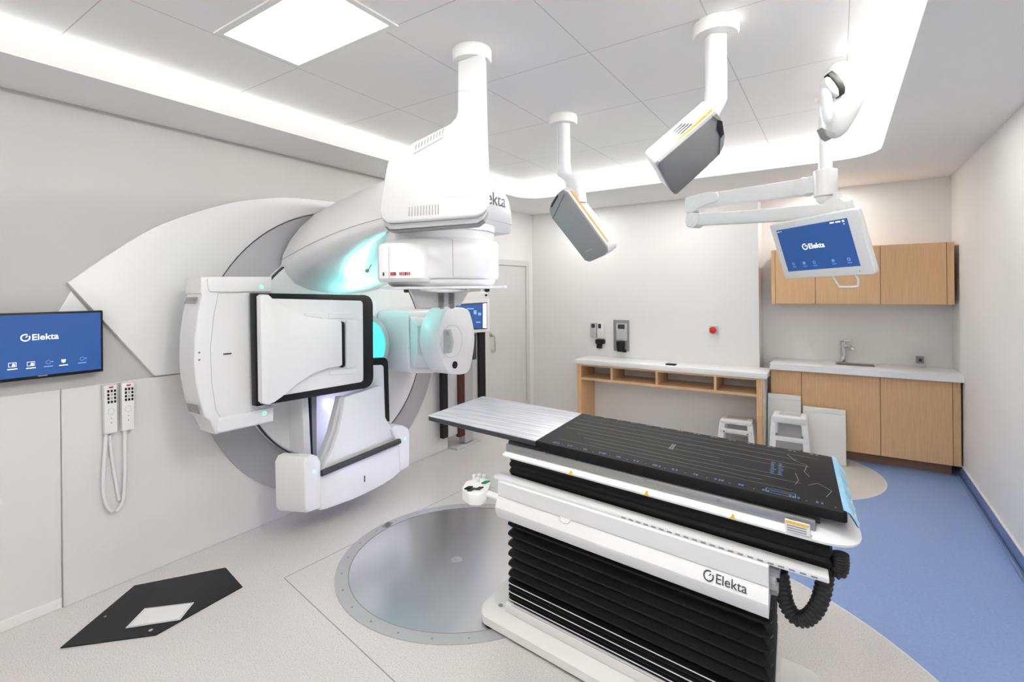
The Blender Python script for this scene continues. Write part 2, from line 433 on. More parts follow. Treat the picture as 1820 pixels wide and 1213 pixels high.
# ceiling light panel
def light_panel(x0, x1, y0, y1, label, m_=None):
    e = empty('ceiling_light', ((x0 + x1) / 2, (y0 + y1) / 2, ZC - .012), label, 'ceiling light')
    fg = Geo(); w_ = .03
    for a in ((x0 - w_, x1 + w_, y0 - w_, y0), (x0 - w_, x1 + w_, y1, y1 + w_), (x0 - w_, x0, y0, y1), (x1, x1 + w_, y0, y1)): fg.box(*a, ZC - .008, ZC)
    put('frame', fg, M_TRIM, e)
    dg = Geo(); dg.box(x0, x1, y0, y1, ZC - .006, ZC - .002); put('diffuser', dg, m_ or M_PANEL, e)
light_panel(-2.352, -1.672, 1.17, 1.548, 'bright rectangular light panel set in the tiled ceiling')
# two more panels added out of view as fill light
light_panel(-1.00, -.32, -.39, -.01, 'added fill light panel in the ceiling at the near end', M_PANELN)
light_panel(-1.00, -.32, 1.17, 1.548, 'added fill light panel in the ceiling over the couch', M_PANELM)
# hidden fill lights added in the dropped border to brighten the back
for a, b, lb_ in ((1012, 362, 'added round fill light in the ceiling border behind the slim grey faced camera'), (1196, 334, 'added round fill light in the ceiling border above the white desk'), (1465, 325, 'added round fill light in the ceiling border before the cabinet niche')):
    p = on_z(a, b, ZS)
    e = empty('added_downlight', (p.x, p.y, ZS - .006), lb_, 'added_downlight', 'added fill lights in the ceiling border')
    g = Geo(); g.annulus((p.x, p.y, 0), (0, 0, -1), (1, 0, 0), .045, .055, -ZS + .006, -ZS + .004, 32, -ZS); put('trim_ring', g, M_TRIM, e)
    g = Geo(); g.cyl((p.x, p.y, ZS - .0045), (p.x, p.y, ZS - .0005), .0455, n=28); put('lens', g, M_DOWN, e)

# baseboards
g = Geo(); g.box(XR - .012, XR, YF, 5.84, 0, .10).tube([V(XR - .03, YF, .004), V(XR - .03, 5.84, .004)], .014, 6); struct('baseboard_right', g, M_BLUEF)
g = Geo(); g.box(XR - .014, XR, YF, 5.84, .10, .107); struct('trim_1', g, M_TRIM)
# left dado: a proud smooth panel from the gantry back, and a stepped wall nearer the camera
g = Geo(); g.box(XL - .02, XL + .018, .885, 4.05, 0.0, 1.185, .003, 1); struct('wall_panel_left', g, M_WALLP)
g = Geo(); g.box(XL - .02, XL + .006, YF, .882, 0.0, 1.185, .002, 1); struct('wall_dado_left', g, M_WALLP)
g = Geo(); g.box(XL - .02, XL + .014, YF, .88, 0, .055, .002, 1); struct('baseboard_left', g, M_TRIM)
g = Geo(); g.box(XL - .06, XL - .035, 4.82, 4.86, 0, .06).box(-2.9, -2.66, Y1 - .012, Y1, 0, .06).box(XL - .05, -2.70, Y1 - .012, Y1, 0, .06); struct('baseboard_back', g, M_TRIM)

# door
XD = XL - .05
d = empty('door_1', (XD, 5.28, 0), kind='structure')
fr = Geo(); fr.box(XD - .02, XD + .025, 4.80, 4.87, 0, 2.03).box(XD - .02, XD + .025, 5.76, 5.83, 0, 2.03).box(XD - .02, XD + .025, 4.80, 5.83, 2.03, 2.10)
put('door_frame', fr, M_DOOR, d)
lf = Geo(); lf.box(XD - .02, XD + .008, 4.873, 5.757, .008, 2.026, .003, 1); put('door_leaf', lf, M_DOOR, d)
hd = Geo()
hd.tube([V(XD + .008, 4.96, 1.14), V(XD + .05, 4.96, 1.14), V(XD + .055, 4.96, 1.13), V(XD + .055, 4.96, .96), V(XD + .05, 4.96, .95), V(XD + .008, 4.96, .95)], .011, 10)
put('door_handle', hd, M_STEEL, d)
hd = Geo(); hd.cyl(V(XD + .008, 4.93, 1.155), V(XD + .014, 4.93, 1.155), .025); hd.cyl(V(XD + .01, 4.93, 1.155), V(XD + .045, 4.93, 1.155), .009); put('door_lock', hd, M_STEEL, d)

# ================================================================== LINEAR ACCELERATOR
XN = V(1, 0, 0)
def pxpoly(pts, X): return [on_x(a, b, X) for a, b in pts]
# big white wing-shaped cover on the wall behind the gantry
DY, DZ, DR = 2.70, 1.205, 1.145
wing = empty('gantry_surround', (XL, DY, 0), 'big white wing shaped cover on the left wall around the gantry', 'wall cover')
wp = [on_x(276, 669, -3.50), on_x(121, 503, -3.50)]
arc = [(200, 449), (290, 398), (400, 363), (470, 353), (530, 352.5)]
ap = [on_x(a, b, -3.50) for a, b in arc]
wp += spline([wp[1]] + ap + [V(-3.5, 2.70, 2.455)], 6)[1:]
top = [p.copy() for p in wp[2:]]
for p in reversed(top[:-1]):
    q = V(p.x, 2 * DY - p.y, p.z)
    if q.y < 4.0: wp.append(q)
wp.append(V(-3.5, 4.0, 1.98)); wp.append(V(-3.5, 4.0, 1.75))
# inner round cut-out, from the right side over the top to the left
def circ(a, r, X): return V(X, DY + r * cos(radians(a)), DZ + r * sin(radians(a)))
wp += [circ(a, 1.155, -3.5) for a in range(32, 176, 4)]
wp += [circ(180.7, 1.155, -3.5)]
g = Geo(); g.prism(wp, (-.0385, 0, 0), .004, 2); put('cover_plate', g, M_WHITE2, wing)
g = Geo(); g.prism(pxpoly([(126, 517), (160, 557), (103, 557)], -3.525), (-.0135, 0, 0), .002, 1); put('lower_plate', g, M_WHITE2, wing)

lin = empty('linear_accelerator', (-3.0, 2.55, 0), 'white radiotherapy treatment machine with curved gantry arm on the left wall', 'radiotherapy machine')
AX = V(1, 0, 0); UP = V(0, 0, 1)
g = Geo(); g.annulus((0, DY, DZ), AX, UP, .87, DR, -3.47, -3.51, 96, -3.538); put('gantry_ring', g, M_RING, lin)
g = Geo(); g.annulus((0, 2.655, 1.212), AX, UP, .866, .873, -3.401, -3.406, 96, -3.43); ringseam = put('drum_edge', g, M_DGREY, lin)
g = Geo(); g.lathe((-3.53, 2.655, 1.212), AX, [(.868, 0), (.868, .115), (.862, .125), (.85, .13), (.0, .13)], 96); drum = put('drum_face', g, M_WHITE, lin)
# bore nose with a lit centre
BY, BZ = 2.60, 1.262
g = Geo(); g.lathe((-3.42, BY, BZ), AX, [(.36, 0), (.34, .05), (.29, .22), (.262, .30), (.225, .30), (.22, .27)], 64); nose = put('bore_ring', g, M_LGREY, lin)
g = Geo(); g.cyl(V(-3.16, BY, BZ), V(-3.128, BY, BZ), .218, n=64); put('lit_bore', g, M_CYAN, lin, label='glowing cyan centre')

# ---- gantry arm: lofted from the drum to the front above the head
hs_a = [(0, 1.665), (-.18, 1.672), (-.34, 1.70), (-.46, 1.75), (-.535, 1.83), (-.55, 1.90), (-.53, 1.985), (-.475, 2.09), (-.39, 2.20), (-.27, 2.31), (-.13, 2.39), (0, 2.42)]
hs_b = [(0, 2.085), (-.2, 2.085), (-.38, 2.085), (-.47, 2.09), (-.50, 2.105), (-.508, 2.135), (-.505, 2.175), (-.49, 2.24), (-.45, 2.32), (-.36, 2.41), (-.2, 2.47), (0, 2.485)]
hs_b = [(p * .835, q) for p, q in hs_b]
def arm_ring(t):
    X = -3.44 + t * (-1.90 + 3.44)
    Yc = 2.655 + t * (2.445 - 2.655)
    out = []
    for (a, b), (c, d_) in zip(hs_a, hs_b):
        lowp = 1 - (1 - t) ** 2.1           # underside sweeps up quickly
        hp = t
        f = min(1, max(0, (b - 1.665) / .755))
        k = lowp * (1 - f) + hp * f
        bulge = .05 * sin(pi * t) * f
        out.append((a + (c - a) * t, b + (d_ - b) * k + bulge))
    ring = [V(X, Yc + p, q) for p, q in out] + [V(X, Yc - p, q) for p, q in reversed(out[1:-1])]
    return ring
rings = [arm_ring(i / 16) for i in range(17)]
# rounded front edge
last = rings[-1]; cen = sum(last, V(0, 0, 0)) / len(last)
for k, (dx, sc) in enumerate(((.012, .988), (.02, .965))): rings.append([V(p.x + dx, cen.y + (p.y - cen.y) * sc, cen.z + (p.z - cen.z) * sc) for p in last])
g = Geo(); g.loft(rings); arm = put('gantry_arm', g, M_WHITE, lin, sharp=50)
# seam running along the arm's flank and round its front
sl = []
for i in range(0, 17):
    r = arm_ring(i / 16); p = r[5] * .5 + r[6] * .5; sl.append(p + V(0, -.002, 0))
g = Geo(); g.tube(sl, .0022, 6)
fr_ = arm_ring(1.0)
g.tube([V(-1.8795, p.y, p.z) for p in (fr_[5] * .5 + fr_[6] * .5 + V(0, .015, 0), V(-1.88, 2.445, 2.165), fr_[-5] * .5 + fr_[-6] * .5 + V(0, -.015, 0))], .002, 6)
put('arm_seam', g, M_SEAML, arm)
ep = on_x(897, 369, -1.8795)
g, wd = text_geo('Elekta', .125, V(0, 0, 0), V(0, 1, 0), UP)
g = logo_geo(.125, V(-1.8795, ep.y - wd - .12, ep.z), V(0, 1, 0), UP); put('wordmark', g, M_LETTER, arm)
# small drooping leaf-shaped key lever on the arm's underside
kp = on_x(655, 480, -2.62)
g = Geo(); g.tube([kp + V(0, 0, .0), kp + V(.02, -.01, .012), kp + V(.05, -.02, .03)], .004, 6).lathe(kp + V(-.01, 0, -.004), (1, -.2, .45), [(.0, -.02), (.012, -.012), (.013, 0), (.006, .014), (.0, .018)], 12)
put('release_lever', g, mat('olive_lever', srgb(150, 165, 130), .4), arm)

# ---- treatment head
HX, HY = -2.09, 2.36
head = Geo()
def head_outline(z, r, grow=0):
    return [V(HX + r * cos(2 * pi * i / 72), HY + r * sin(2 * pi * i / 72), z) for i in range(72)]
head.loft([head_outline(1.765, .325), head_outline(1.775, .352), head_outline(1.79, .360), head_outline(1.985, .360), head_outline(1.998, .352), head_outline(2.005, .335)])
th_ = put('treatment_head', head, M_WHITE, lin)
g = Geo(); g.loft([head_outline(2.004, .333), head_outline(2.06, .336), head_outline(2.063, .336), head_outline(2.10, .336)]); put('head_collar', g, M_WHITE, th_)
g = Geo(); g.tube([p for p in head_outline(2.058, .338)], .003, 6, closed=True); put('collar_seam', g, M_SEAML, th_)
# flat-fronted electronics bulge on the near side
vd = V(HX, HY, 0).normalized(); side = V(vd.y, -vd.x, 0)
HC = V(HX, HY, 0)
def hb(a, b, z): return HC + side * a - vd * b + V(0, 0, z)
bl = [(-.368, -.05), (-.368, .22), (-.35, .285), (-.30, .315), (-.13, .375), (-.085, .36), (-.05, .33), (-.05, -.05)]
g = Geo(); g.loft([[hb(a * .97, b * .95, 1.755) for a, b in bl], [hb(a, b, 1.775) for a, b in bl], [hb(a, b, 1.955) for a, b in bl], [hb(a * .98, b * .97, 1.972) for a, b in bl]])
blg = put('electronics_cover', g, M_WHITE, th_)
g = Geo(); a0, b0, a1, b1 = -.30, .315, -.13, .375
g.tube([hb(-.292, .321, 1.776), hb(-.292, .321, 1.952)], .0015, 6); put('cover_seam', g, M_SEAML, blg)
for i, fr in enumerate((-.40, -.30, -.24, -.16, -.08, .18, .28, .38, .48, .58, .68)):
    p = hb(a0 + (a1 - a0) * (.30 + fr * .62), b0 + (b1 - b0) * (.30 + fr * .62), 1.80) if fr > -.35 else hb(-.325, .305, 1.80)
    gg = Geo(); d_ = (side * (a1 - a0) - vd * (b1 - b0)).normalized(); nn_ = d_.cross(UP).normalized()
    gg.hexa([p + d_ * sx * .0035 + nn_ * sy * .003 + UP * sz for sz in (-.010, .008) for sx, sy in ((-1, -1), (1, -1), (1, 1), (-1, 1))])
    put('warning_print', gg, M_REDP if i % 4 else M_DGREY, blg)
# vertical joint on the right of the drum, raised rim block behind it
g = Geo(); a = radians(-20); p = V(HX + .3605 * cos(a), HY + .3605 * sin(a), 0)
g = Geo(); a = atan2(-.36 * .62, .36 * .78); g.tube([V(HX + .361 * cos(a), HY + .361 * sin(a), 1.78), V(HX + .361 * cos(a), HY + .361 * sin(a), 1.99)], .0016, 6); put('head_seam', g, M_SEAML, th_)
# narrow lower neck then the flat touch guard
g = Geo(); g.loft([head_outline(1.728, .30), head_outline(1.74, .325), head_outline(1.757, .335), head_outline(1.768, .335)]); put('lower_neck', g, M_WHITE, th_)
gp = [(-.37, .10), (-.33, .235), (-.25, .285), (.0, .30), (.06, .335), (.15, .345), (.24, .29), (.37, .235), (.385, .215), (.36, -.20), (.22, -.34), (-.22, -.34), (-.35, -.2)]
g = Geo(); g.prism(fillet([hb(a, b, 1.728) for a, b in gp], .06), (0, 0, -.016), .004, 2, True); tg = put('touch_guard', g, M_WHITE, th_)
g = Geo()
g.tube([hb(-.12, .27, 1.711), hb(-.05, .315, 1.703), hb(.05, .33, 1.70), hb(.14, .30, 1.706)], .010, 8, 4)
put('guard_rim', g, M_LGREY, tg)
g = Geo(); g.lathe(hb(-.205, .22, 1.711), (0, 0, -1), [(.016, 0), (.016, .012), (.010, .018)], 16); put('guard_sensor', g, M_DGREY, tg)
g = Geo(); g.lathe(hb(.27, .18, 1.711), (0, 0, -1), [(.016, 0), (.016, .014), (.008, .02)], 16); put('guard_sensor', g, M_DGREY, tg)
# accessory holder under the guard: grey wedge, bracket arms, two springs
g = Geo(); g.loft([[hb(a, b, 1.712) for a, b in ((-.19, .20), (.02, .20), (.02, -.12), (-.19, -.12))], [hb(a, b, 1.60) for a, b in ((-.13, .16), (-.01, .16), (-.01, -.08), (-.13, -.08))]]); put('accessory_mount', g, M_LGREY, th_)
g = Geo(); g.loft([[hb(a, b, 1.712) for a, b in ((-.02, .17), (.17, .17), (.17, -.12), (-.02, -.12))], [hb(a, b, 1.61) for a, b in ((.0, .13), (.11, .13), (.11, -.08), (.0, -.08))]]); put('accessory_bracket', g, M_WHITE2, th_)
for cx_ in (-.005, .055):
    gg = Geo(); pts = [hb(cx_ + .016 * cos(t * .9), .20 + .016 * sin(t * .9), 1.70 - .0013 * t) for t in range(0, 80)]
    gg.tube(pts, .0035, 5); put('spring', gg, M_GREY, th_)

# ---- imaging panel arm on the near side (box with a curved outer edge)
XB = -3.10
bp = [(357, 492), (484, 492), (484, 521), (474, 524), (474, 722), (487, 722), (487, 750), (384, 773), (373, 748), (364, 742), (355, 712), (348, 676), (345.5, 640), (347, 598), (352, 560), (360, 524), (357, 521)]
g = Geo(); g.prism(pxpoly(bp, XB), (-.19, 0, 0), .012, 3); box = put('detector_arm', g, M_WHITE, lin)
g = Geo(); g.prism(fillet(pxpoly([(368, 494), (483, 495), (483, 519), (372, 519)], XB + .012), .02), (-.03, 0, 0), .004, 2); put('end_cover', g, M_WHITE, box)
g = Geo(); g.prism(fillet(pxpoly([(386, 770), (485, 748), (485, 724), (388, 744)], XB + .012), .02), (-.03, 0, 0), .004, 2); put('end_cover', g, M_WHITE, box)
g = Geo(); g.tube(pxpoly([(452, 519), (388, 522), (380, 560), (374, 620), (376, 680), (384, 730), (393, 744), (452, 731)], XB + .001), .0016, 5); put('cover_seam', g, M_SEAML, box)
for a, b in ((465, 510), (470, 735)):
    p = on_x(a, b, XB + .014); gg = Geo(); n_ = 24
    gg.tube([p + V(0, .011 * cos(2 * pi * i / n_), .011 * sin(2 * pi * i / n_)) for i in range(n_)], .0022, 6, closed=True); put('indicator_light', gg, M_GLED, box)
g = Geo(); p = on_x(397, 630, XB + .001); q = on_x(411, 628.5, XB + .001); g.tube([p, q], .0045, 6); put('slot_mark', g, M_DGREY, box)
for a, b in ((354, 627), (354, 640)):
    p = on_x(a, b, XB + .001); gg = Geo(); gg.cyl(p, p + V(.003, 0, 0), .006, n=12); put('screw', gg, M_GREY, box)
def side_patch(corners, nm, bars):
    e1 = (corners[1] - corners[0]); e2 = (corners[3] - corners[0])
    n_ = e1.cross(e2).normalized()
    if n_.y > 0: n_ = -n_
    gg = Geo()
    for i in range(bars):
        t0, t1 = (i + .1) / bars, (i + .75) / bars
        gg.quad(corners[0] + e2 * t0 + n_ * .003, corners[1] + e2 * t0 + n_ * .003, corners[1] + e2 * t1 + n_ * .003, corners[0] + e2 * t1 + n_ * .003)
    put(nm, gg, M_GREY, box)
p0 = on_x(358, 529, XB); p1 = on_x(354, 541, XB)
side_patch([p0 + V(-.17, -.004, 0), p0 + V(-.03, -.002, 0), p1 + V(-.03, -.004, 0), p1 + V(-.17, -.006, 0)], 'vent', 7)
p0 = on_x(357, 722, XB); p1 = on_x(363, 738, XB)
side_patch([p0 + V(-.17, -.004, 0), p0 + V(-.03, -.002, 0), p1 + V(-.03, -.004, 0), p1 + V(-.17, -.006, 0)], 'vent', 7)

# ---- flat detector panel folded against the gantry
XPN = -3.02
fo = fillet(pxpoly([(452, 521), (663, 525), (664, 688), (456, 723)], XPN), [.005, .09, .09, .005], 8)
g = Geo(); g.prism(fo, (-.055, 0, 0), .010, 3, True); pan = put('detector_panel', g, M_BLACK, lin, label='black framed flat panel')
fi = fillet(pxpoly([(480, 531), (645, 535), (646, 679), (480, 707)], XPN + .004), [.01, .03, .03, .01], 5)
g = Geo(); g.prism(fi, (-.02, 0, 0), .002, 1); put('panel_face', g, M_WHITE2, pan)
g = Geo(); g.tube([p + V(-.03, 0, 0) for p in fo if p.y > on_x(475, 600, XPN).y], .006, 8); put('panel_edge', g, M_LGREY, pan)
fl = [(463, 527), (468, 523.5), (478, 524), (492, 537), (520, 553), (548, 563), (575, 568), (606, 571.5), (608, 574), (609, 648), (607, 651), (582, 655), (556, 665), (528, 683), (502, 706), (488, 716), (478, 720), (470, 719), (466, 715)]
g = Geo(); g.prism(pxpoly(fl, XPN + .05), (-.045, 0, 0), .008, 2); flr = put('flared_cover', g, M_WHITE2, pan)
g = Geo(); g.prism(fillet(pxpoly([(606, 571), (613, 573), (614, 652), (607, 655)], XPN + .03), .015), (-.025, 0, 0), .004, 2, True); put('end_slot', g, M_BLACK, pan)
g = Geo(); g.prism(fillet(pxpoly([(615, 570), (636, 571), (636, 652), (615, 655)], XPN + .012), .015), (-.01, 0, 0), .003, 2)
g.prism(fillet(pxpoly([(542, 556), (574, 556), (574, 566), (542, 562)], XPN + .009), .01), (-.006, 0, 0), .003, 1)
g.prism(fillet(pxpoly([(584, 556), (629, 557), (629, 567), (584, 567)], XPN + .009), .01), (-.006, 0, 0), .003, 1)
g.prism(fillet(pxpoly([(586, 660), (634, 654), (634, 664), (586, 668)], XPN + .009), .01), (-.006, 0, 0), .003, 1)
put('raised_pad', g, M_WHITE2, pan)

# ---- support column behind, then the lower (portal) imager
g = Geo(); g.prism(pxpoly([(536, 690), (547, 690), (553, 808), (541, 808)], -3.22), (-.19, 0, 0), .004, 2); put('support_column', g, M_WHITE2, lin)
g = Geo(); g.prism(pxpoly([(549, 690), (563, 690), (563, 812), (553, 812)], -3.24), (-.08, 0, 0), .002, 1); clm = put('support_rail', g, M_GREY, lin)
g = Geo(); g.prism(pxpoly([(549, 690), (553, 690), (556, 812), (553, 812)], -3.235), (-.02, 0, 0)); put('rail_track', g, M_BLACK, clm)
XM = -3.0
hull = [(566, 846), (711, 789), (713, 838), (700, 850), (680, 863), (655, 876), (630, 888), (600, 899), (580, 906), (570, 908), (562, 905)]
g = Geo(); g.prism(pxpoly(hull, XM), (-.24, 0, 0), .012, 3); hl = put('portal_imager', g, M_WHITE, lin)
lb = [(541, 824), (546, 813), (556, 808), (566, 811), (571, 822), (572, 903), (548, 912), (543, 905)]
g = Geo(); g.prism(pxpoly(lb, XM + .02), (-.20, -.085, 0), .012, 3); put('end_block', g, M_WHITE, hl)
rb = [(697, 764), (702, 757), (717, 757), (726, 762), (728.5, 772), (728, 829), (712, 838), (709, 788), (699, 772)]
g = Geo(); g.prism(pxpoly(rb, XM + .01), (-.20, 0, 0), .010, 3); put('end_block', g, M_WHITE, hl)
g = Geo(); g.tube([on_x(571, 842, XM + .02), on_x(710, 784.5, XM + .02)], .022, 12); put('roller', g, M_DGREY, hl)
g = Geo(); p = on_x(648, 846, XM + .001); q = on_x(648, 857, XM + .001); g.tube([p, q], .0045, 6); put('slot_mark', g, M_DGREY, hl)
for a, b, xx in ((559, 839, XM + .022), (720, 780, XM + .012)):
    p = on_x(a, b, xx); gg = Geo(); n_ = 24
    gg.tube([p + V(0, .011 * cos(2 * pi * i / n_), .011 * sin(2 * pi * i / n_)) for i in range(n_)], .0022, 6, closed=True); put('indicator_light', gg, M_GLED, hl)
pl = [(572, 838), (580, 820), (592, 797), (602, 768), (609, 735), (613, 706), (640, 698), (676, 686), (683, 690), (685, 742), (692, 755), (705, 770), (710, 783)]
g = Geo(); g.prism(pxpoly(pl, XM - .02), (-.05, 0, 0), .006, 2); ip = put('imager_panel', g, M_WHITE, hl)
g = Geo(); g.prism(pxpoly([(604, 706), (612, 705), (608, 735), (601, 768), (591, 797), (579, 820), (571, 838), (564, 826), (574, 806), (588, 770), (597, 735)], XM - .05), (-.05, 0, 0), .004, 2); put('panel_side', g, M_LGREY, hl)
uo = fillet(pxpoly([(650, 638), (690, 635), (693, 750), (650, 750)], XM - .09), [.01, .06, .01, .01], 6)
g = Geo(); g.prism(uo, (-.03, 0, 0), .006, 2); uf = put('imager_frame', g, M_BLACK, hl)
g = Geo(); g.prism(fillet(pxpoly([(650, 650), (682, 649), (685, 752), (650, 752)], XM - .084), [.01, .03, .01, .01]), (-.02, 0, 0), .003, 1); put('frame_face', g, M_WHITE, uf)

# ---- x-ray source arm on the far side
XS = -2.62
fc = [(795, 551), (808, 547), (824, 547), (834, 552), (840, 570), (844, 592), (844, 612), (840, 640), (834, 660), (824, 666), (806, 666), (796, 661), (786, 640), (780, 615), (780, 592), (785, 570)]
cen = on_x(812, 607, XS)
fp = spline(pxpoly(fc, XS), 3, True)
def scaled(p, k, dx): return V(p.x + dx, cen.y + (p.y - cen.y) * k, cen.z + (p.z - cen.z) * k)
g = Geo(); g.loft([[scaled(p, .93, -.215) for p in fp], [scaled(p, 1.0, -.19) for p in fp], [scaled(p, 1.0, -.02) for p in fp], [scaled(p, .985, -.005) for p in fp], [scaled(p, .95, 0) for p in fp]])
src = put('source_housing', g, M_WHITE, lin, sharp=45)
rc = on_x(803, 607, XS)
g = Geo(); g.annulus((0, rc.y, rc.z), AX, UP, .128, .133, XS + .0005, XS + .0012, 48, XS - .01); put('window_rim', g, M_LGREY, src)
g = Geo(); g.cyl(V(XS - .01, rc.y, rc.z), V(XS + .001, rc.y, rc.z), .129, n=48); put('window', g, M_WHITE2, src)
hp = on_x(795, 607, XS)
g = Geo(); g.box(XS, XS + .004, hp.y - .05, hp.y + .05, hp.z - .095, hp.z + .095, .002, 1); put('handle_plate', g, M_LGREY, src)
g = Geo(); g.tube([V(XS + .004, hp.y + .0, hp.z + .08), V(XS + .03, hp.y, hp.z + .07), V(XS + .045, hp.y, hp.z), V(XS + .03, hp.y, hp.z - .07), V(XS + .004, hp.y, hp.z - .08)], .016, 10, 6); put('handle', g, M_LGREY, src)
lp = on_x(808, 649, XS); g = Geo(); g.cyl(lp, lp + V(.006, 0, 0), .03, n=28); put('lens', g, M_BLACK, src)
ab = fillet(pxpoly([(724, 554), (790, 550), (790, 664), (727, 664)], -3.02), .06)
g = Geo(); g.prism(ab, (-.36, 0, 0), .015, 3); sa = put('source_arm', g, M_WHITE, lin)
g = Geo(); g.hexa([on_x(728, 562, -3.015), on_x(770, 566, -3.015), on_x(770, 655, -3.015), on_x(730, 655, -3.015), on_x(742, 580, -2.90), on_x(772, 575, -2.90), on_x(772, 640, -2.90), on_x(742, 630, -2.90)], .008, 2); put('arm_gusset', g, M_WHITE, sa)
g = Geo(); g.tube(pxpoly([(724, 620), (756, 612)], -3.017), .0016, 5); put('arm_seam', g, M_SEAML, sa)
g = Geo(); p = on_x(778, 654, -2.96); g.tube([p, p + V(0, .0, -.04), p + V(.0, -.05, -.045)], .008, 6); put('latch', g, M_STEEL, sa)

# accent lamps of the machine (cyan in the bore, violet under the head)
def lamp(name, loc, energy, col, size, target):
    ld = bpy.data.lights.new(name, 'AREA'); ld.energy = energy; ld.color = col; ld.size = size; ld.shape = 'DISK'
    o = bpy.data.objects.new(name, ld); COL.objects.link(o); o.location = loc
    o.rotation_euler = (Vector(target) - Vector(loc)).to_track_quat('-Z', 'Y').to_euler(); return o
lamp('accent_lamp', (-3.20, 2.68, 1.56), 1.6, (.25, 1.0, .92), .25, (-2.75, 2.5, 2.2))
lamp('accent_lamp', (-1.66, 2.52, 1.735), .16, (.28, .32, 1.0), .06, (-1.85, 2.40, 1.86))
lamp('accent_lamp', (-3.16, 2.62, .70), .45, (.66, .66, 1.0), .12, (-3.4, 2.35, .66))
lamp('accent_lamp', (-2.25, 2.80, .30), 0.7, (.62, .62, 1.0), .35, (-3.2, 2.4, .8))

# ================================================================== TURNTABLE IN THE FLOOR
tt = empty('turntable', (-2.0, 2.44, 0), 'round brushed steel turntable plate in the floor beside the couch', 'floor plate')
TC = V(-2.0, 2.455, 0); TR = .785
g = Geo(); g.annulus(TC, UP, XN, TR - .075, TR, .004, .004, 128, -.002); put('rim', g, mat('turntable_rim', (.50, .50, .51), .5, .3), tt)
g = Geo(); g.lathe(TC, UP, [(TR - .078, -.002), (TR - .078, .003), (0.0, .003)], 128); put('plate', g, M_DISC, tt)
g = Geo(); g.annulus(TC, UP, XN, TR - .080, TR - .075, .0045, .0045, 128, -.002); put('joint', g, M_GREY, tt)
g = Geo(); p = on_z(812, 995, .003); g.cyl(p, p + V(0, 0, .002), .035, n=32); put('centre_cap', g, M_RING, tt)
for i in range(26):
    a = 2 * pi * i / 26 + .1; p = TC + V(cos(a) * (TR - .037), sin(a) * (TR - .037), .004)
    gg = Geo(); gg.cyl(p, p + V(0, 0, .0012), .006, n=10); put('screw', gg, M_GREY, tt)
g = Geo(); q = [on_z(a, b, .001) for a, b in ((678, 938), (688, 929), (700, 929), (690, 940))]; g.prism(q, (0, 0, .003)); put('index_tab', g, M_GREY, tt)

# black floor plate near the left wall
fpz = .006
pts = [on_z(a, b, 0) for a, b in ((401, 1011), (431, 1045), (277, 1131), (107, 1154), (239, 1043))]
fm = empty('floor_hatch', tuple(sum(pts, V(0, 0, 0)) / 5), 'black angular floor plate with a white inset near the left wall', 'floor plate')
g = Geo(); g.prism(pts, (0, 0, fpz), .002, 1); put('plate', g, M_BLACK, fm)
q = [on_z(a, b, fpz) for a, b in ((223, 1118), (257, 1083), (345, 1072), (320, 1103))]
g = Geo(); g.prism(q, (0, 0, .003), .001, 1); ins = put('inset_panel', g, M_WHITE2, fm)
c_ = sum(q, V(0, 0, 0)) / 4
q2 = [c_ + (p - c_) * .93 + V(0, 0, .0032) for p in q]
g = Geo(); g.tube(q2, .0012, 5, closed=True); put('inset_line', g, M_GREY, ins)
g = Geo(); p = on_z(268, 1122, fpz); g.cyl(p, p + V(0, 0, .004), .010, n=14); put('bolt', g, M_STEEL, fm)
g = Geo(); p = on_z(187, 1097, fpz); g.cyl(p, p + V(0, 0, .003), .006, n=14); put('bolt', g, M_GREY, fm)

# ================================================================== TREATMENT COUCH
co = empty('treatment_couch', tuple(cw(1.25, 0, 0)), 'long patient couch with black printed top and black bellows', 'treatment couch')
# base
def plan(pts, z): return [cw(u, v, z) for u, v in pts]
bo = [(.50, -.27), (.50, .27), (.56, .31), (1.98, .31), (2.0, .27), (2.0, -.27), (1.98, -.31), (.56, -.31)]
bo = [(p.x, p.y) for p in fillet([V(u, v, 0) for u, v in ((.475, -.24), (.52, -.305), (2.02, -.305), (2.02, .305), (.52, .305), (.475, .24))], [.03, .03, .04, .04, .03, .03], 4)]
def grow(pts, k, c=(1.25, 0)): return [(c[0] + (u - c[0]) * (1 - k / .78), v * (1 - k / .31)) for u, v in pts]
g = Geo(); g.loft([plan(bo, .014), plan(bo, .052), plan(grow(bo, .006), .062), plan(grow(bo, .05), .096), plan(grow(bo, .058), .10)])
base = put('base', g, M_OFFW, co, sharp=25)
g = Geo(); g.loft([plan(grow(bo, .01), .006), plan(grow(bo, .01), .015)]); put('base_gasket', g, M_RUBBER, base)
g = Geo(); g.box(.645, 1.87, -.262, .262, .09, .15, .015, 3, f=cw); put('collar', g, M_OFFW, base)
g = Geo(); p = on_z(890, 1077, .101); g.lathe(p, UP, [(.012, 0), (.012, .003), (0, .004)], 14); put('base_cap', g, M_GREY, base)
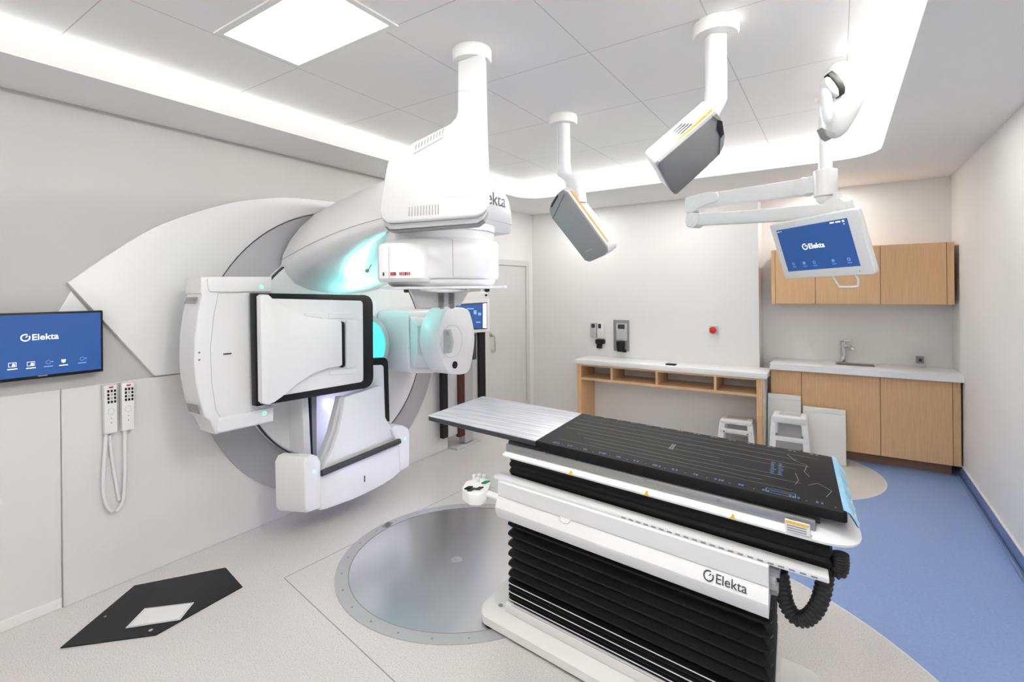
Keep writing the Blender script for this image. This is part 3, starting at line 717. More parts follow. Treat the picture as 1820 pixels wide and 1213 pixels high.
# lower bellows
def rect_ring(u0, u1, v0, v1, z, r=.03):
    return [cw(p.x, p.y, z) for p in fillet([V(u0, v0, 0), V(u1, v0, 0), V(u1, v1, 0), V(u0, v1, 0)], r, 2)]
rings = []
z = .13
folds = []
for i in range(6): folds.append(.022)
for i in range(7): folds.append(.050)
for hgt in folds:
    dd = .012 if hgt < .03 else .024
    rings += [rect_ring(.660 + dd, 1.855 - dd, -.258 + dd, .258 - dd, z), rect_ring(.658, 1.857, -.260, .260, z + hgt * .42), rect_ring(.658, 1.857, -.260, .260, z + hgt * .58)]
    z += hgt
rings.append(rect_ring(.68, 1.83, -.24, .24, z + .03))
g = Geo(); g.loft(rings); lbw = put('lower_bellows', g, M_BELLOW, co, sharp=25)
for zz in (.174 - .004, .196 + .012, .262 - .012):
    gg = Geo(); gg.tube(rect_ring(.656, 1.859, -.262, .262, zz), .0022, 5, closed=True); put('piping', gg, M_WHITE2, lbw)
# carriage beam
def beam_sec(u): return [cw(u, v, z) for v, z in ((-.30, .79), (-.345, .788), (-.352, .782), (-.352, .718), (-.356, .712), (-.378, .672), (-.378, .662), (-.366, .628), (-.355, .615), (.355, .615), (.366, .628), (.378, .662), (.378, .672), (.356, .712), (.352, .718), (.352, .782), (.345, .788), (.30, .79))]
g = Geo(); g.loft([beam_sec(u) for u in (.672, .676, 1.845, 1.850)]); beam = put('carriage', g, M_WHITE, co, sharp=25)
g = Geo()
stp = [cw(u, -.3545 - dv, z) for u, z, dv in ((.675, .7185, 0), (1.03, .7185, 0), (1.033, .703, .007), (1.055, .699, .010), (1.075, .703, .007), (1.085, .7185, 0), (1.848, .7185, 0))]
g.tube(stp, .0016, 5); put('carriage_seam', g, M_SEAML, beam)
g = Geo(); g.box(.64, 2.02, -.345, -.285, .786, .804, .004, 2, f=cw).box(.64, 2.02, .285, .345, .786, .804, .004, 2, f=cw); rail = put('carriage_rail', g, M_WHITE, beam)
g = Geo()
for i in range(22):
    u = 1.32 + i * .031; g.box(u, u + .018, -.3465, -.344, .792, .797, f=cw)
put('rail_scale', g, M_GREY, rail)
# wordmark on the lower flared face
e1 = (cw(1.6, -.36, .69) - cw(1.5, -.36, .69)).normalized(); upf = (cw(1.5, -.3565, .7115) - cw(1.5, -.3785, .6725)).normalized()
lp_ = on_v(1249, 1041, -.376); lu_ = (lp_ - CO).dot(CU) + .17 * -.372
g = logo_geo(.0425, cw(lu_, -.3735, .6815), e1, upf, .0015); put('wordmark', g, M_LETTER, beam)
# upper bellows
rings = []
for k in range(4):
    z = .815 + .0
rings = []; z = .765
for k in range(4):
    rings += [rect_ring(.697, 2.028, -.275, .275, z, .02), rect_ring(.69, 2.034, -.281, .281, z + .013, .02), rect_ring(.69, 2.034, -.281, .281, z + .022, .02)]; z += .033
rings += [rect_ring(.70, 2.022, -.272, .272, z, .02)]
g = Geo(); g.loft(rings); put('upper_bellows', g, M_BELLOW, co, sharp=25)
# white frame under the top
fo_ = [(p.x, p.y) for p in fillet([V(.68, -.332, 0), V(2.115, -.338, 0), V(2.115, .338, 0), V(.68, .332, 0)], [.02, .13, .13, .02], 8)]
g = Geo(); g.loft([plan(grow(fo_, .016), .894), plan(grow(fo_, .002), .900), plan(fo_, .908), plan(grow(fo_, .010), .918), plan(grow(fo_, .045), .938)]); frm = put('couch_frame', g, M_WHITE, co, sharp=50)
g = Geo(); g.box(.70, 1.985, -.316, -.300, .925, .960, .004, 2, f=cw); rl = put('accessory_rail', g, M_RAIL, frm)
g = Geo(); g.box(.70, 1.985, .300, .318, .915, .955, .004, 2, f=cw); put('accessory_rail', g, M_RAIL, frm)
g = Geo(); g.box(.69, 2.0, -.280, .280, .93, .964, .004, 2, f=cw); put('rail_bed', g, M_DGREY, frm)
for a, b in ((1147, 852), (1276, 890), (1412, 923), (968, 806)):
    p = on_v(a, b, -.3195); gg = Geo(); gg.cyl(p, p - CV0 * .003, .006, n=12); put('rail_screw', gg, M_GREY, rl)
for a, b in ((1150, 869), (1303, 907), (1016, 832)):
    p = on_v(a, b + 2, -.330); p.z = .912; gg = Geo(); gg.prism([p + V(-.009, 0, -.007), p + V(.009, 0, -.007), p + V(0, 0, .009)], -CV0 * .014); put('warning_triangle', gg, M_YEL, frm)
p = on_v(1417, 938, -.338); g = Geo(); e_ = CU
g.hexa([p + e_ * a + V(0, 0, b) - CV0 * c for b in (-.018, .018) for a, c in ((-.035, -.004), (.035, -.004), (.035, .003), (-.035, .003))]); tagp = put('rating_label', g, M_WHITE2, frm)
g = Geo()
for k, b in enumerate((.012,)): g.hexa([p + e_ * a + V(0, 0, b + s) - CV0 * c for s in (-.004, .004) for a, c in ((-.032, .003), (.032, .003), (.032, .004), (-.032, .004))])
put('label_band', g, M_YEL, tagp)
g = Geo()
for b in (.002, -.006, -.013): g.hexa([p + e_ * a + V(0, 0, b + s) - CV0 * c for s in (-.0015, .0015) for a, c in ((-.028, .003), (.026, .003), (.026, .004), (-.028, .004))])
put('label_lines', g, M_GREY, tagp)
# the top: pale striped extension and black printed part
tipq = [(.112, -.292), (.855, -.292), (.862, -.28), (.862, .27), (.855, .277), (.112, .274), (.098, .26), (.098, -.28)]
tq = [(p.x, p.y) for p in fillet([V(.105, -.292, 0), V(.866, -.292, 0), V(.866, .274, 0), V(.105, .274, 0)], [.02, .004, .004, .02])]
g = Geo(); g.loft([plan(grow(tq, .012, (.48, 0)), .968), plan(tq, .974), plan(tq, .996)]); tip = put('tabletop_extension', g, M_DGREY, co, label='pale striped extension plate')
g = Geo(); g.loft([plan(tq, .9955), plan(tq, .999), plan(grow(tq, .003, (.48, 0)), 1.0)]); put('extension_skin', g, M_CARBON, tip)
mq = [(p.x, p.y) for p in fillet([V(.867, -.297, 0), V(2.072, -.305, 0), V(2.072, .282, 0), V(.867, .276, 0)], [.004, .02, .03, .004])]
g = Geo(); g.loft([plan(grow(mq, .02, (1.47, 0)), .963), plan(mq, .970), plan(mq, .994), plan(grow(mq, .004, (1.47, 0)), 1.0)])
# printed lines and marks on the black top
rnd = random.Random(7)
g.mi = 1
ZT = 1.0006
def strip(u0, v0, u1, v1, wd_):
    d = Vector((u1 - u0, v1 - v0, 0)); n_ = Vector((-d.y, d.x, 0)).normalized() * wd_ / 2
    g.quad(cw(u0 + n_.x, v0 + n_.y, ZT), cw(u1 + n_.x, v1 + n_.y, ZT), cw(u1 - n_.x, v1 - n_.y, ZT), cw(u0 - n_.x, v0 - n_.y, ZT))
for v, u0, u1, wd_ in ((.21, .90, 2.0, .0012), (.15, .90, 1.93, .0014), (.085, .90, 1.95, .002), (.03, .95, 1.9, .0012), (-.02, .90, 1.62, .0018), (-.075, 1.0, 1.85, .0012), (-.12, 1.05, 1.9, .0016), (-.165, 1.1, 1.8, .0014), (-.205, .95, 1.9, .0012)):
    u = u0; vv = v
    while u < u1:
        un = u + rnd.uniform(.02, .07); vn = v + rnd.uniform(-.0025, .0025); strip(u, vv, un, vn, wd_); u, vv = un, vn
for pth in ([(1.90, .20), (1.93, .13), (1.97, .10), (1.96, .02), (1.975, -.03)], [(1.93, -.02), (1.94, -.09), (1.93, -.14)], [(2.02, -.20), (2.04, -.13), (2.0, -.08), (1.97, -.12)]):
    for (a, b), (c, d_) in zip(pth, pth[1:]): strip(a, b, c, d_, .0016)
for i in range(14):
    u = .93 + i * .081; strip(u, .262, u + .014, .262, .006); strip(u + .02, .262, u + .03, .262, .006)
g.mi = 2
for i in range(14):
    u = .95 + i * .08
    
    for k in range(2 if i % 3 else 3):
        a_ = u + k * .012; strip(a_, -.256, a_ + .007, -.256, .002); strip(a_, -.268, a_ + .007, -.268, .002); strip(a_ + (.0 if (i + k) % 2 else .006), -.268, a_ + (.0 if (i + k) % 2 else .006), -.256, .002); strip(a_ + .001, -.262, a_ + .006, -.262, .002)
    strip(u + .05, -.27, u + .054, -.27, .004)
for k in range(9):
    v = .06 - k * .016; strip(1.845, v, 1.845 + rnd.uniform(.01, .022), v - .003, .004); strip(1.872, v, 1.872 + rnd.uniform(.008, .02), v - .006, .004)
for a in ((1.84, -.235, 1.93, -.235), (1.84, -.27, 1.93, -.27), (1.84, -.235, 1.84, -.27), (1.93, -.235, 1.93, -.27), (1.85, -.25, 1.92, -.25)): strip(*a, .002)
g.mi = 1; strip(1.444, -.035, 1.444, .045, .003); strip(1.457, -.035, 1.457, .045, .003)
for k in range(7): strip(1.446, -.03 + k * .011, 1.455, -.027 + k * .011, .003)
g.mi = 2
topp = put('tabletop', g, [M_MAT, M_MATLINE, M_MATBLUE], co, label='black tabletop with printed lines and marks')
# pale blue sheet tucked over the foot end
g = Geo(); N = 14; r0, r1, r2 = [], [], []
for i in range(N + 1):
    v = -.285 + .565 * i / N; j = .006 * sin(i * 2.1)
    r0.append(cw(2.062, v, 1.003)); r1.append(cw(2.080, v, .996)); r2.append(cw(2.102 + j, v, .958))
lo_ = [[p for p in r0], r1, r2, [p + CU * -.004 for p in r2], [p - CU * .004 + V(0, 0, -.002) for p in r1], [p + V(0, 0, -.002) for p in r0]]
g.loft(lo_ + [lo_[0]], False, closed=False); put('protective_sheet', g, M_FILM, topp)
# hand control clipped to the near end of the beam
kt = [(821, 867), (828, 855), (851, 849), (868, 851), (873, 858), (866, 872), (853, 879), (834, 878)]
zk = .74
kc = on_v(848, 865, -.36)
ktop = fillet([on_plane(a, b, kc, (UP + FV * -.15).normalized()) for a, b in kt], .012)
g = Geo(); g.prism(ktop, (0, 0, -.055), .008, 3); kb = put('control_box', g, M_OFFW, co)
g = Geo()
kn = (UP + FV * -.15).normalized()
for a, b in ((843, 851), (852, 849.5), (861, 851), (849, 857)):
    p = on_plane(a, b, kc, kn); gg = Geo(); gg.lathe(p, kn, [(.010, 0), (.010, .012), (.012, .016), (.010, .022), (0, .024)], 16); put('button', gg, M_WHITE, kb)
for a, b, m_ in ((863, 859, M_GREEN), (852, 870, M_DGREY), (838, 872, M_DGREY), (833, 869, M_BLACK)):
    p = on_plane(a, b, kc, kn); gg = Geo(); s_ = RV * .011; t_ = (FV + RV * .7).normalized() * .016
    gg.prism([p - s_ - t_, p + s_ - t_, p + s_ + t_, p - s_ + t_], kn * .008, .002, 2); put('button', gg, m_, kb)
g = Geo(); g.tube([on_v(868, 878, -.345), on_v(885, 884, -.345), on_v(896, 888, -.345)], .016, 8); put('control_bracket', g, M_WHITE2, co)
# connectors and corrugated hose at the foot end of the beam
for (a, b, a2, b2, m_) in ((1366, 1012, 1386, 1019, M_LGREY), (1366, 1026, 1380, 1031, M_WHITE2), (1366, 1040, 1384, 1046, M_LGREY), (1366, 1046, 1382, 1050, M_GREY)):
    p = on_v(a, b, -.27); q = on_v(a2, b2, -.27); gg = Geo(); gg.tube([p, q], .018, 8); put('connector', gg, m_, beam)
hp_ = [on_v(a, b, -.24) for a, b in ((1372, 1008), (1386, 1018), (1391, 1045), (1398, 1075), (1414, 1098), (1434, 1099), (1452, 1080), (1462, 1052), (1467, 1022), (1470, 1000), (1478, 1010), (1490, 1014), (1493, 1000), (1492, 985))]
sp_ = spline(hp_, 14)
g = Geo(); g.tube(sp_, lambda i: .027 if (i // 2) % 2 else .0225, 14); put('corrugated_hose', g, M_RUBBER, co, sharp=80)

# ================================================================== CEILING POSITIONING CAMERAS
def flange(g, x, y, r=.095, h=.06):
    g.lathe((x, y, ZC), (0, 0, -1), [(r * .97, 0), (r, .006), (r, h - .01), (r * .96, h), (.03, h)], 40)
def rrect_ring(c, a, b, wa, wb, r=.4, n=4):
    """ring of a rounded rectangle at c spanned by directions a, b with half sizes wa, wb"""
    return fillet([c - a * wa - b * wb, c + a * wa - b * wb, c + a * wa + b * wb, c - a * wa + b * wb], min(wa, wb) * r * 2, n)
CAMG = 'ceiling cameras around the couch'
# A: nearest, seen from its back
YA = 1.90
fx = -1.50
pa = empty('ceiling_camera', (fx, YA + .065, ZC), 'largest white ceiling camera in front of the machine head, vents on its back', 'ceiling camera', CAMG)
g = Geo(); flange(g, -1.515, YA + .05, .098, .062); put('ceiling_flange', g, M_TRIM, pa)
oa = [(813, 95), (813, 196), (810, 208), (800, 219), (735, 252), (700, 274), (690, 284), (686, 298), (675, 360), (674, 376), (677, 388), (687, 396), (700, 396.5), (845, 386), (857, 381), (865, 370), (867, 352), (866, 300), (863, 200), (861, 95)]
bpts = [on_y(a, b, YA) for a, b in oa]
g = Geo(); g.prism(bpts, (-.06, .10, 0), .016, 4, True); hs = put('housing', g, M_WHITE, pa, sharp=50)
ob_ = [(678, 386), (690, 397), (702, 398), (846, 387), (858, 382), (866, 366), (866, 378), (860, 389), (848, 397), (702, 408), (692, 408), (684, 400)]
g = Geo(); g.prism([on_y(a, b, YA + .02) for a, b in ob_], (-.05, .08, 0), .006, 2, True); put('base_trim', g, M_LGREY, hs)
g = Geo(); p = [on_y(a, b, YA + .03) for a, b in ((683, 402), (692, 409), (702, 409.5), (848, 398), (860, 390), (860, 392), (848, 400.5), (702, 412), (691, 411.5))]
g.prism(p, (-.04, .07, 0)); put('lower_grey_strip', g, M_GREY, hs)  # narrow mid grey strip below the base trim
g = Geo()
for i in range(10):
    t = i / 9; a = on_y(738.5 + 48 * t, 266 - 28 * t, YA - .0005); b = on_y(740 + 48 * t, 257 - 28 * t, YA - .0005); g.tube([a, b], .0024, 5)
put('upper_vent', g, M_GREY, hs)
g = Geo(); g.tube([on_y(735, 274, YA - .0005), on_y(787, 245, YA - .0005)], .0016, 5); put('vent_line', g, M_GREY, hs)
g = Geo()
for i in range(11):
    t = i / 10; a = on_y(727 + 52 * t, 385 - 4 * t, YA - .0005); b = on_y(727.5 + 51.5 * t, 368 - 4.5 * t, YA - .0005); g.tube([a, b], .0024, 5)
put('lower_vent', g, M_GREY, hs)
g = Geo()
for a, b in ((788, 791), (796, 806), (808, 813), (815, 819), (821, 830)): g.tube([on_y(a, 351.5 - (a - 788) * .05, YA), on_y(b, 351.5 - (b - 788) * .05, YA)], .0012, 4)
put('small_print', g, M_SEAML, hs)
g = Geo(); g.tube([on_y(813.5, 162, YA + .0), on_y(850, 161, YA)], .0012, 4); put('pole_joint', g, M_SEAML, hs)
# grey camera window on the far side, facing the couch
g = Geo(); wpt = [on_y(a - 14, b, YA + .10) for a, b in ((700, 290), (845, 290), (850, 375), (690, 380))]; g.prism(fillet(wpt, .03), (0, .012, 0), .004, 2); put('front_window', g, M_GREY, hs)

# B and C: seen from their grey fronts
def pod(name_label, flange_xy, fr, plane_p, plane_n, thick, poly, end_poly, pole, pr, strip_px, strip_off, win_px, extra=None, strip_out=.004):
    nn = Vector(plane_n).normalized()
    e = empty('ceiling_camera', (flange_xy[0], flange_xy[1], ZC), name_label, 'ceiling camera', CAMG)
    gg = Geo(); flange(gg, flange_xy[0], flange_xy[1], fr, .06); put('ceiling_flange', gg, M_TRIM, e)
    back = -nn
    fp_ = [on_plane(a, b, plane_p, nn) for a, b in poly]
    gg = Geo(); gg.prism([p + back * .006 for p in fp_], back * thick, .012, 3, True); h_ = put('housing', gg, M_WHITE, e, sharp=50)
    gg = Geo(); c0 = sum(fp_, V(0, 0, 0)) / len(fp_)
    gg.prism([c0 + (p - c0) * .985 - back * .004 for p in fp_], back * .016, .006, 2); fw = put('front_window', gg, M_GREY, h_)
    gg = Geo(); gg.prism([on_plane(a, b, Vector(plane_p) - back * .006, nn) for a, b in win_px], back * .01); put('lens_window', gg, M_BLACK, h_)
    gg = Geo(); gg.tube([on_plane(a, b, Vector(plane_p) - back * .006, nn) for a, b in end_poly], .0016, 5); put('window_joint', gg, M_DGREY, fw)
    # pole with a flared foot
    rings = []
    for (c, a, b, wa, wb) in pole: rings.append(rrect_ring(Vector(c), Vector(a).normalized(), Vector(b).normalized(), wa, wb))
    gg = Geo(); gg.loft(rings); put('pole', gg, M_WHITE, e, sharp=50)
    # orange line along the white side
    cc = c0
    if strip_px:
        q = [on_plane(a, b, plane_p, nn) for a, b in strip_px]
        out_ = (q[0] + q[-1]) / 2 - cc; d_ = (q[-1] - q[0]).normalized(); out_ = (out_ - d_ * out_.dot(d_)).normalized()
        gg = Geo(); gg.tube([p + back * strip_off + out_ * strip_out for p in q], .0042, 6); put('light_strip', gg, M_ORANGE, h_)
        if extra:
            for i in range(4):
                s0 = .34 + .03 * i; A_ = q[0].lerp(q[-1], s0); B_ = q[0].lerp(q[-1], s0 + .22)
                gg = Geo(); gg.tube([p + back * (strip_off + .014 + .011 * i) + out_ * (strip_out + .0005) for p in (A_, B_)], .0024, 5); put('vent_slot', gg, M_DGREY, h_)
    return e, h_, back
# B, beyond the machine head
nB = Vector((.252, .887, .386)) * -1; pB = V(-1.509, 2.962, 2.345)
polyB = [(999, 337), (1007, 341), (1079, 440), (1080, 449), (1072, 456), (1048, 466.5), (1040, 464), (1030, 451), (981, 388), (976, 373), (979, 360), (991, 343)]
Wb = V(-.782, .422, 0).normalized(); Tb = V(.42, .78, 0).normalized()
fB = (-1.575, 3.045)
topB = on_plane(1002, 345, pB, nB) + -nB * .085
eB, hB, bkB = pod('slim ceiling camera with grey face hanging beyond the machine head', fB, .095, pB, nB, .105, polyB,
    [(1003, 345), (983, 388)], [((fB[0], fB[1], ZC - .05), Wb, Tb, .048, .036), ((fB[0], fB[1], 2.58), Wb, Tb, .048, .036), ((fB[0] + .005, fB[1], 2.50), Wb, Tb, .052, .038), (topB + V(.014, .01, .07), Wb, Tb, .072, .042), (topB + V(.04, .015, -.09), Wb, Tb, .070, .033)],
    .045, [(1008, 343), (1074, 434)], .035, [(990, 346), (992, 349), (981, 369), (978, 368)], None, .008)
g = Geo(); g.tube([on_plane(a, b, pB + nB * .008, nB) for a, b in ((1040, 448), (1052, 443))], .0012, 4); put('small_print', g, M_LGREY, hB)
g = Geo(); g.tube([V(fB[0], fB[1], 0) + V(-.02, -.036, 0) + V(0, 0, zz) for zz in (2.83, 2.56)], .002, 5); put('pole_groove', g, M_SEAML, hB)
# C, over the foot of the couch
nC = V(.668, -.144, -.73); pC = V(-.432, 2.226, 2.444)
polyC = [(1274, 199), (1281, 207), (1289, 240), (1287, 257), (1279, 274), (1268, 286), (1203, 345), (1198, 346), (1192, 340), (1167, 294), (1170, 288)]
fC = (-.453, 2.378)
topC = on_plane(1270, 215, pC, nC) - nC.normalized() * .04
Wc = V(.834, .551, 0); Tc = V(-.551, .834, 0)
eC, hC, bkC = pod('ceiling camera with orange line and dark slots hanging above the couch foot', fC, .098, pC, nC, .085, polyC,
    [(1265, 206), (1276, 214), (1280, 240), (1278, 275)], [((fC[0], fC[1], ZC - .05), Wc, Tc, .043, .038), ((fC[0], fC[1], 2.62), Wc, Tc, .043, .038), ((fC[0] - .004, fC[1], 2.55), Wc, Tc, .046, .042), (topC + V(-.01, .05, .035), Wc, Tc, .05, .06), (topC + V(-.03, .05, -.01), Wc, Tc, .04, .06)],
    .04, [(1271, 200), (1180, 283)], .020, [(1276, 213), (1284, 216), (1287, 238), (1281, 246), (1274, 230)], True)

# ================================================================== CEILING MONITOR ON A JOINTED ARM
PX_, PY_ = -.06, 3.67
mo = empty('ceiling_monitor', (PX_, PY_, ZC), 'white monitor with a blue screen hanging on a jointed ceiling arm', 'monitor')
g = Geo(); flange(g, PX_, PY_, .05, .03); put('ceiling_flange', g, M_TRIM, mo)
g = Geo(); g.cyl(V(PX_, PY_, ZC - .04), V(PX_, PY_, 2.44), .038); put('pole', g, M_WHITE, mo)
zt = on_y(1467, 302, PY_).z; zb = on_y(1467, 351, PY_).z
g = Geo(); g.lathe((PX_, PY_, zb), UP, [(.055, 0), (.066, .008), (.066, zt - zb - .006), (.05, zt - zb)], 36); sw = put('swivel_collar', g, M_WHITE, mo)
g = Geo(); g.lathe((PX_, PY_, zb - .055), UP, [(.02, 0), (.034, .012), (.052, .036), (.052, .06)], 32); put('swivel_cap', g, M_WHITE2, sw)
def bar(p, q, wd_, ht, name, taper=1.0, m=M_WHITE, parent=mo):
    d = (q - p).normalized(); s_ = d.cross(UP).normalized(); t_ = s_.cross(d)
    gg = Geo(); gg.hexa([p - s_ * wd_ - t_ * ht, p + s_ * wd_ - t_ * ht, p + s_ * wd_ + t_ * ht, p - s_ * wd_ + t_ * ht, q - s_ * wd_ * taper - t_ * ht * taper, q + s_ * wd_ * taper - t_ * ht * taper, q + s_ * wd_ * taper + t_ * ht * taper, q - s_ * wd_ * taper + t_ * ht * taper], .012, 3)
    return put(name, gg, m, parent)
pj = V(PX_, PY_, (zt + zb) / 2)
d1 = V(-.9, .44, 0).normalized()
el = pj + d1 * .99
elx, ely = el.x, el.y
ez1 = on_plane(1252, 362, el, FV).z; ez2 = on_plane(1246, 392, el, FV).z
g = Geo(); hub = pj + d1 * .12
g.lathe(hub - d1.cross(UP) * .05, d1.cross(UP), [(.03, 0), (.055, .006), (.06, .02), (.06, .08), (.055, .094), (.03, .1)], 28); g.hexa([pj + d1 * a + d1.cross(UP) * b + UP * c for a, b, c in ((.03, -.045, -.055), (.14, -.045, -.05), (.14, .045, -.05), (.03, .045, -.055), (.03, -.045, .06), (.14, -.045, .05), (.14, .045, .05), (.03, .045, .06))], .01, 2); put('shoulder_joint', g, M_WHITE, sw)
bar(pj + d1 * .13, V(elx, ely, ez1 + .002) + d1 * -.12, .034, .054, 'upper_arm')
ec = V(elx, ely, 0)
g = Geo(); s_ = d1.cross(UP).normalized()
g.prism(fillet([ec + d1 * a + UP * z_ - s_ * .05 for a, z_ in ((.06, ez1 - .075), (.06, ez1 + .055), (-.16, ez1 + .062), (-.25, ez1 + .04), (-.25, ez1 - .02), (-.08, ez1 - .045), (-.02, ez1 - .075))], .03), s_ * .1, .01, 3, True); put('elbow_cover', g, M_WHITE, mo)
# lower arm back towards the screen
mt = V(-.351, 3.39, 2.087); mL = V(.766, -.642, .016).normalized(); mW = V(.222, .242, -.944).normalized(); mT = mL.cross(mW).normalized()
mcen = mt + mL * .283 + mW * .175 + mT * .06
tipj = on_plane(1467, 372, V(-.07, 4.02, 0), V(0, 1, 0).normalized())
tipj = V(mcen.x + .06, mcen.y + .30, on_plane(1467, 375, V(mcen.x, mcen.y + .25, 0), FV).z)
e2 = V(elx, ely, ez2)
g = Geo(); s2 = (tipj - e2).cross(UP).normalized(); g.lathe(e2 - s2 * .05, s2, [(.05, 0), (.062, .006), (.062, .094), (.05, .1)], 32); g.box(elx - .06, elx + .03, ely - .05, ely + .05, ez2 - .05, ez1 - .08, .01, 2); ej = put('elbow_joint', g, M_WHITE, mo)
g = Geo(); g.lathe(e2 - s2 * -.0505, s2, [(.042, 0), (.042, .004), (.036, .006)], 32); put('joint_cap', g, M_WHITE2, ej)
g = Geo(); g.lathe(e2 - s2 * .0505, -s2, [(.042, 0), (.042, .004), (.036, .006)], 32); put('joint_cap', g, M_WHITE2, ej)
bar(e2, tipj, .032, .046, 'lower_arm')
g = Geo(); g.lathe(tipj - s2 * .06, s2, [(.05, 0), (.075, .008), (.075, .112), (.05, .12)], 32)
g.hexa([tipj + mT * a + mL * b + UP * c for c in (-.11, .05) for a, b in ((-.02, -.06), (.0, .07), (.05, .07), (.05, -.06))], .01, 2); wr = put('wrist_joint', g, M_WHITE, mo)
g = Geo(); g.tube([tipj, mcen + mT * .02], .035, 14); g.cyl(tipj + UP * .05, V(PX_, PY_, zb - .05) if False else tipj + UP * .11, .025); put('tilt_mount', g, M_WHITE, mo)
MW_, MH_ = .566, .351
def mp(a, b, c=0): return mt + mL * (a * MW_) + mW * (b * MH_) + mT * c
g = Geo(); g.prism(fillet([mp(0, 0), mp(1, 0), mp(1, 1), mp(0, 1)], .022, 5), mT * .035, .006, 3, True)
g.prism(fillet([mp(.08, .08, .035), mp(.92, .08, .035), mp(.92, .92, .035), mp(.08, .92, .035)], .05, 5), mT * .02, .002, 1); bz = put('monitor', g, M_WHITE, mo)
g = Geo(); g.prism([mp(.075, .12, -.0005), mp(.885, .11, -.0005), mp(.885, .855, -.0005), mp(.075, .87, -.0005)], mT * .004); sc_ = put('screen', g, M_SCREEN, bz)
S0 = mp(.35, .50, -.002)
g = logo_geo(.042, mp(.335, .505, -.0008), mL, -mW, .001); put('wordmark', g, M_SCRTXT, sc_)
def on_scr(a, b, w_, h_, geo): geo.quad(mp(a, b, -.0012), mp(a + w_, b, -.0012), mp(a + w_, b + h_, -.0012), mp(a, b + h_, -.0012))
def ring_icon(geo, a, b, r, f):
    c = f(a, b); u_ = (f(a + .01, b) - c).normalized(); v_ = (f(a, b + .01) - c).normalized(); n_ = 18
    geo.tube([c + u_ * r * cos(2 * pi * i / n_) + v_ * r * sin(2 * pi * i / n_) for i in range(n_)], .0012, 4, closed=True)
g = Geo()
for a, w_ in ((.705, .022), (.73, .018), (.765, .014), (.783, .014), (.80, .014)): on_scr(a, .135, w_, .02, g)
ring_icon(g, .842, .145, .005, lambda a, b: mp(a, b, -.0012)); on_scr(.838, .185, .010, .012, g)
for a in (.085, .10, .125): on_scr(a, .15, .012, .008, g)
put('status_icons', g, M_SCRTXT, sc_)
for a, k in ((.17, 0), (.30, 1), (.42, 0), (.63, 1), (.79, 2)):
    gg = Geo(); ring_icon(gg, a, .74, .008, lambda x_, y_: mp(x_, y_, -.0012)); on_scr(a - .02, .79, .045, .008, gg)
    if k == 1: on_scr(a - .006, .73, .012, .02, gg)
    put('menu_icon', gg, M_SCRDIM, sc_)
g = Geo(); p1, p2 = mp(.545, .985, .016), mp(.80, .985, .016)
hd_ = V(0, 0, -1)
g.tube([p1, p1 + mL * .012 + mW * .035, p1 + mL * .022 + mW * .062, p1 + mL * .034 + mW * .072, p2 - mL * .022 + mW * .072, p2 - mL * .008 + mW * .062, p2 + mW * .03, p2 - mL * .008], .0055, 8, 4); put('handle', g, M_WHITE, bz)
g = Geo(); p = mp(.865, .935, -.001); g.cyl(p, p - mT * .001, .003, n=10); put('power_light', g, M_GREY, bz)

# ================================================================== SMALL CEILING TRACKER WITH A DARK BAND
tr = empty('ceiling_tracker', tuple(at_depth(1517, 112, 2.54)), 'egg shaped white tracker with a black band hanging above the monitor arm', 'ceiling tracker')
DT = 2.52
tp = at_depth(1505, 125, DT); bt = at_depth(1484, 243, DT)
axis = (bt - tp).normalized(); fwd = (-FV - axis * (-FV).dot(axis)).normalized(); sd = axis.cross(fwd)
Ln = (bt - tp).length
secs = [(-.10, .010, .010), (-.085, .040, .03), (-.05, .072, .055), (.0, .090, .068), (.10, .100, .075), (.22, .106, .082), (.40, .100, .085), (.60, .083, .078), (.80, .062, .062), (.92, .047, .045), (1.0, .026, .025), (1.03, .008, .008)]
rings = []
for t, a, b in secs:
    c = tp + axis * (t * Ln); rings.append([c + sd * a * (abs(cos(q)) ** .8) * (1 if cos(q) >= 0 else -1) + fwd * b * (abs(sin(q)) ** .8) * (1 if sin(q) >= 0 else -1) for q in [2 * pi * i / 40 for i in range(40)]])
g = Geo(); g.loft(rings); tb = put('housing', g, M_WHITE, tr, sharp=60)
def trp(x, y, k): return at_depth(x, y, DT - k)
g = Geo(); bnd = [(1472, 131), (1479, 125), (1488, 131), (1498, 142), (1503, 155), (1502, 166), (1494, 171), (1491, 157), (1484, 146), (1476, 137)]
g.prism([trp(a, b, .098) for a, b in bnd], FV * .035, .003, 2); put('dark_band', g, M_BLACK, tb)
g = Geo(); vis = [(1466, 143), (1470, 136), (1476, 137), (1485, 147), (1491, 158), (1492, 170), (1482, 164), (1470, 152)]
g.prism([trp(a, b, .094) for a, b in vis], FV * .035, .004, 2); put('visor', g, M_WHITE2, tb)
g = Geo()
c = trp(1467, 185, .07); u_ = (trp(1471, 220, .07) - c); 
rings = []
for k in range(7):
    t = -1 + 2 * k / 6; q = sqrt(max(0, 1 - t * t)); cc = trp(1468 + 3 * t, 186 + 38 * t, .055)
    rings.append([cc + RV * .027 * max(q, .06) * cos(2 * pi * i / 20) - FV * .035 * max(q, .06) * sin(2 * pi * i / 20) for i in range(20)])
g.loft(rings); put('side_pod', g, M_WHITE, tb, sharp=60)
g = Geo(); g.prism([trp(a, b, .062) for a, b in ((1462, 226), (1471, 232), (1486, 236), (1484, 243), (1478, 247), (1470, 242))], FV * .05, .003, 1); put('vent_tip', g, M_GREY, tb)
g = Geo(); g.prism([trp(a, b, .03) for a, b in ((1512, 205), (1519, 194), (1521, 197), (1514, 208))], FV * .02, .001, 1); put('side_slot', g, M_DGREY, tb)
top_ = at_depth(1528, 113, DT + .02)
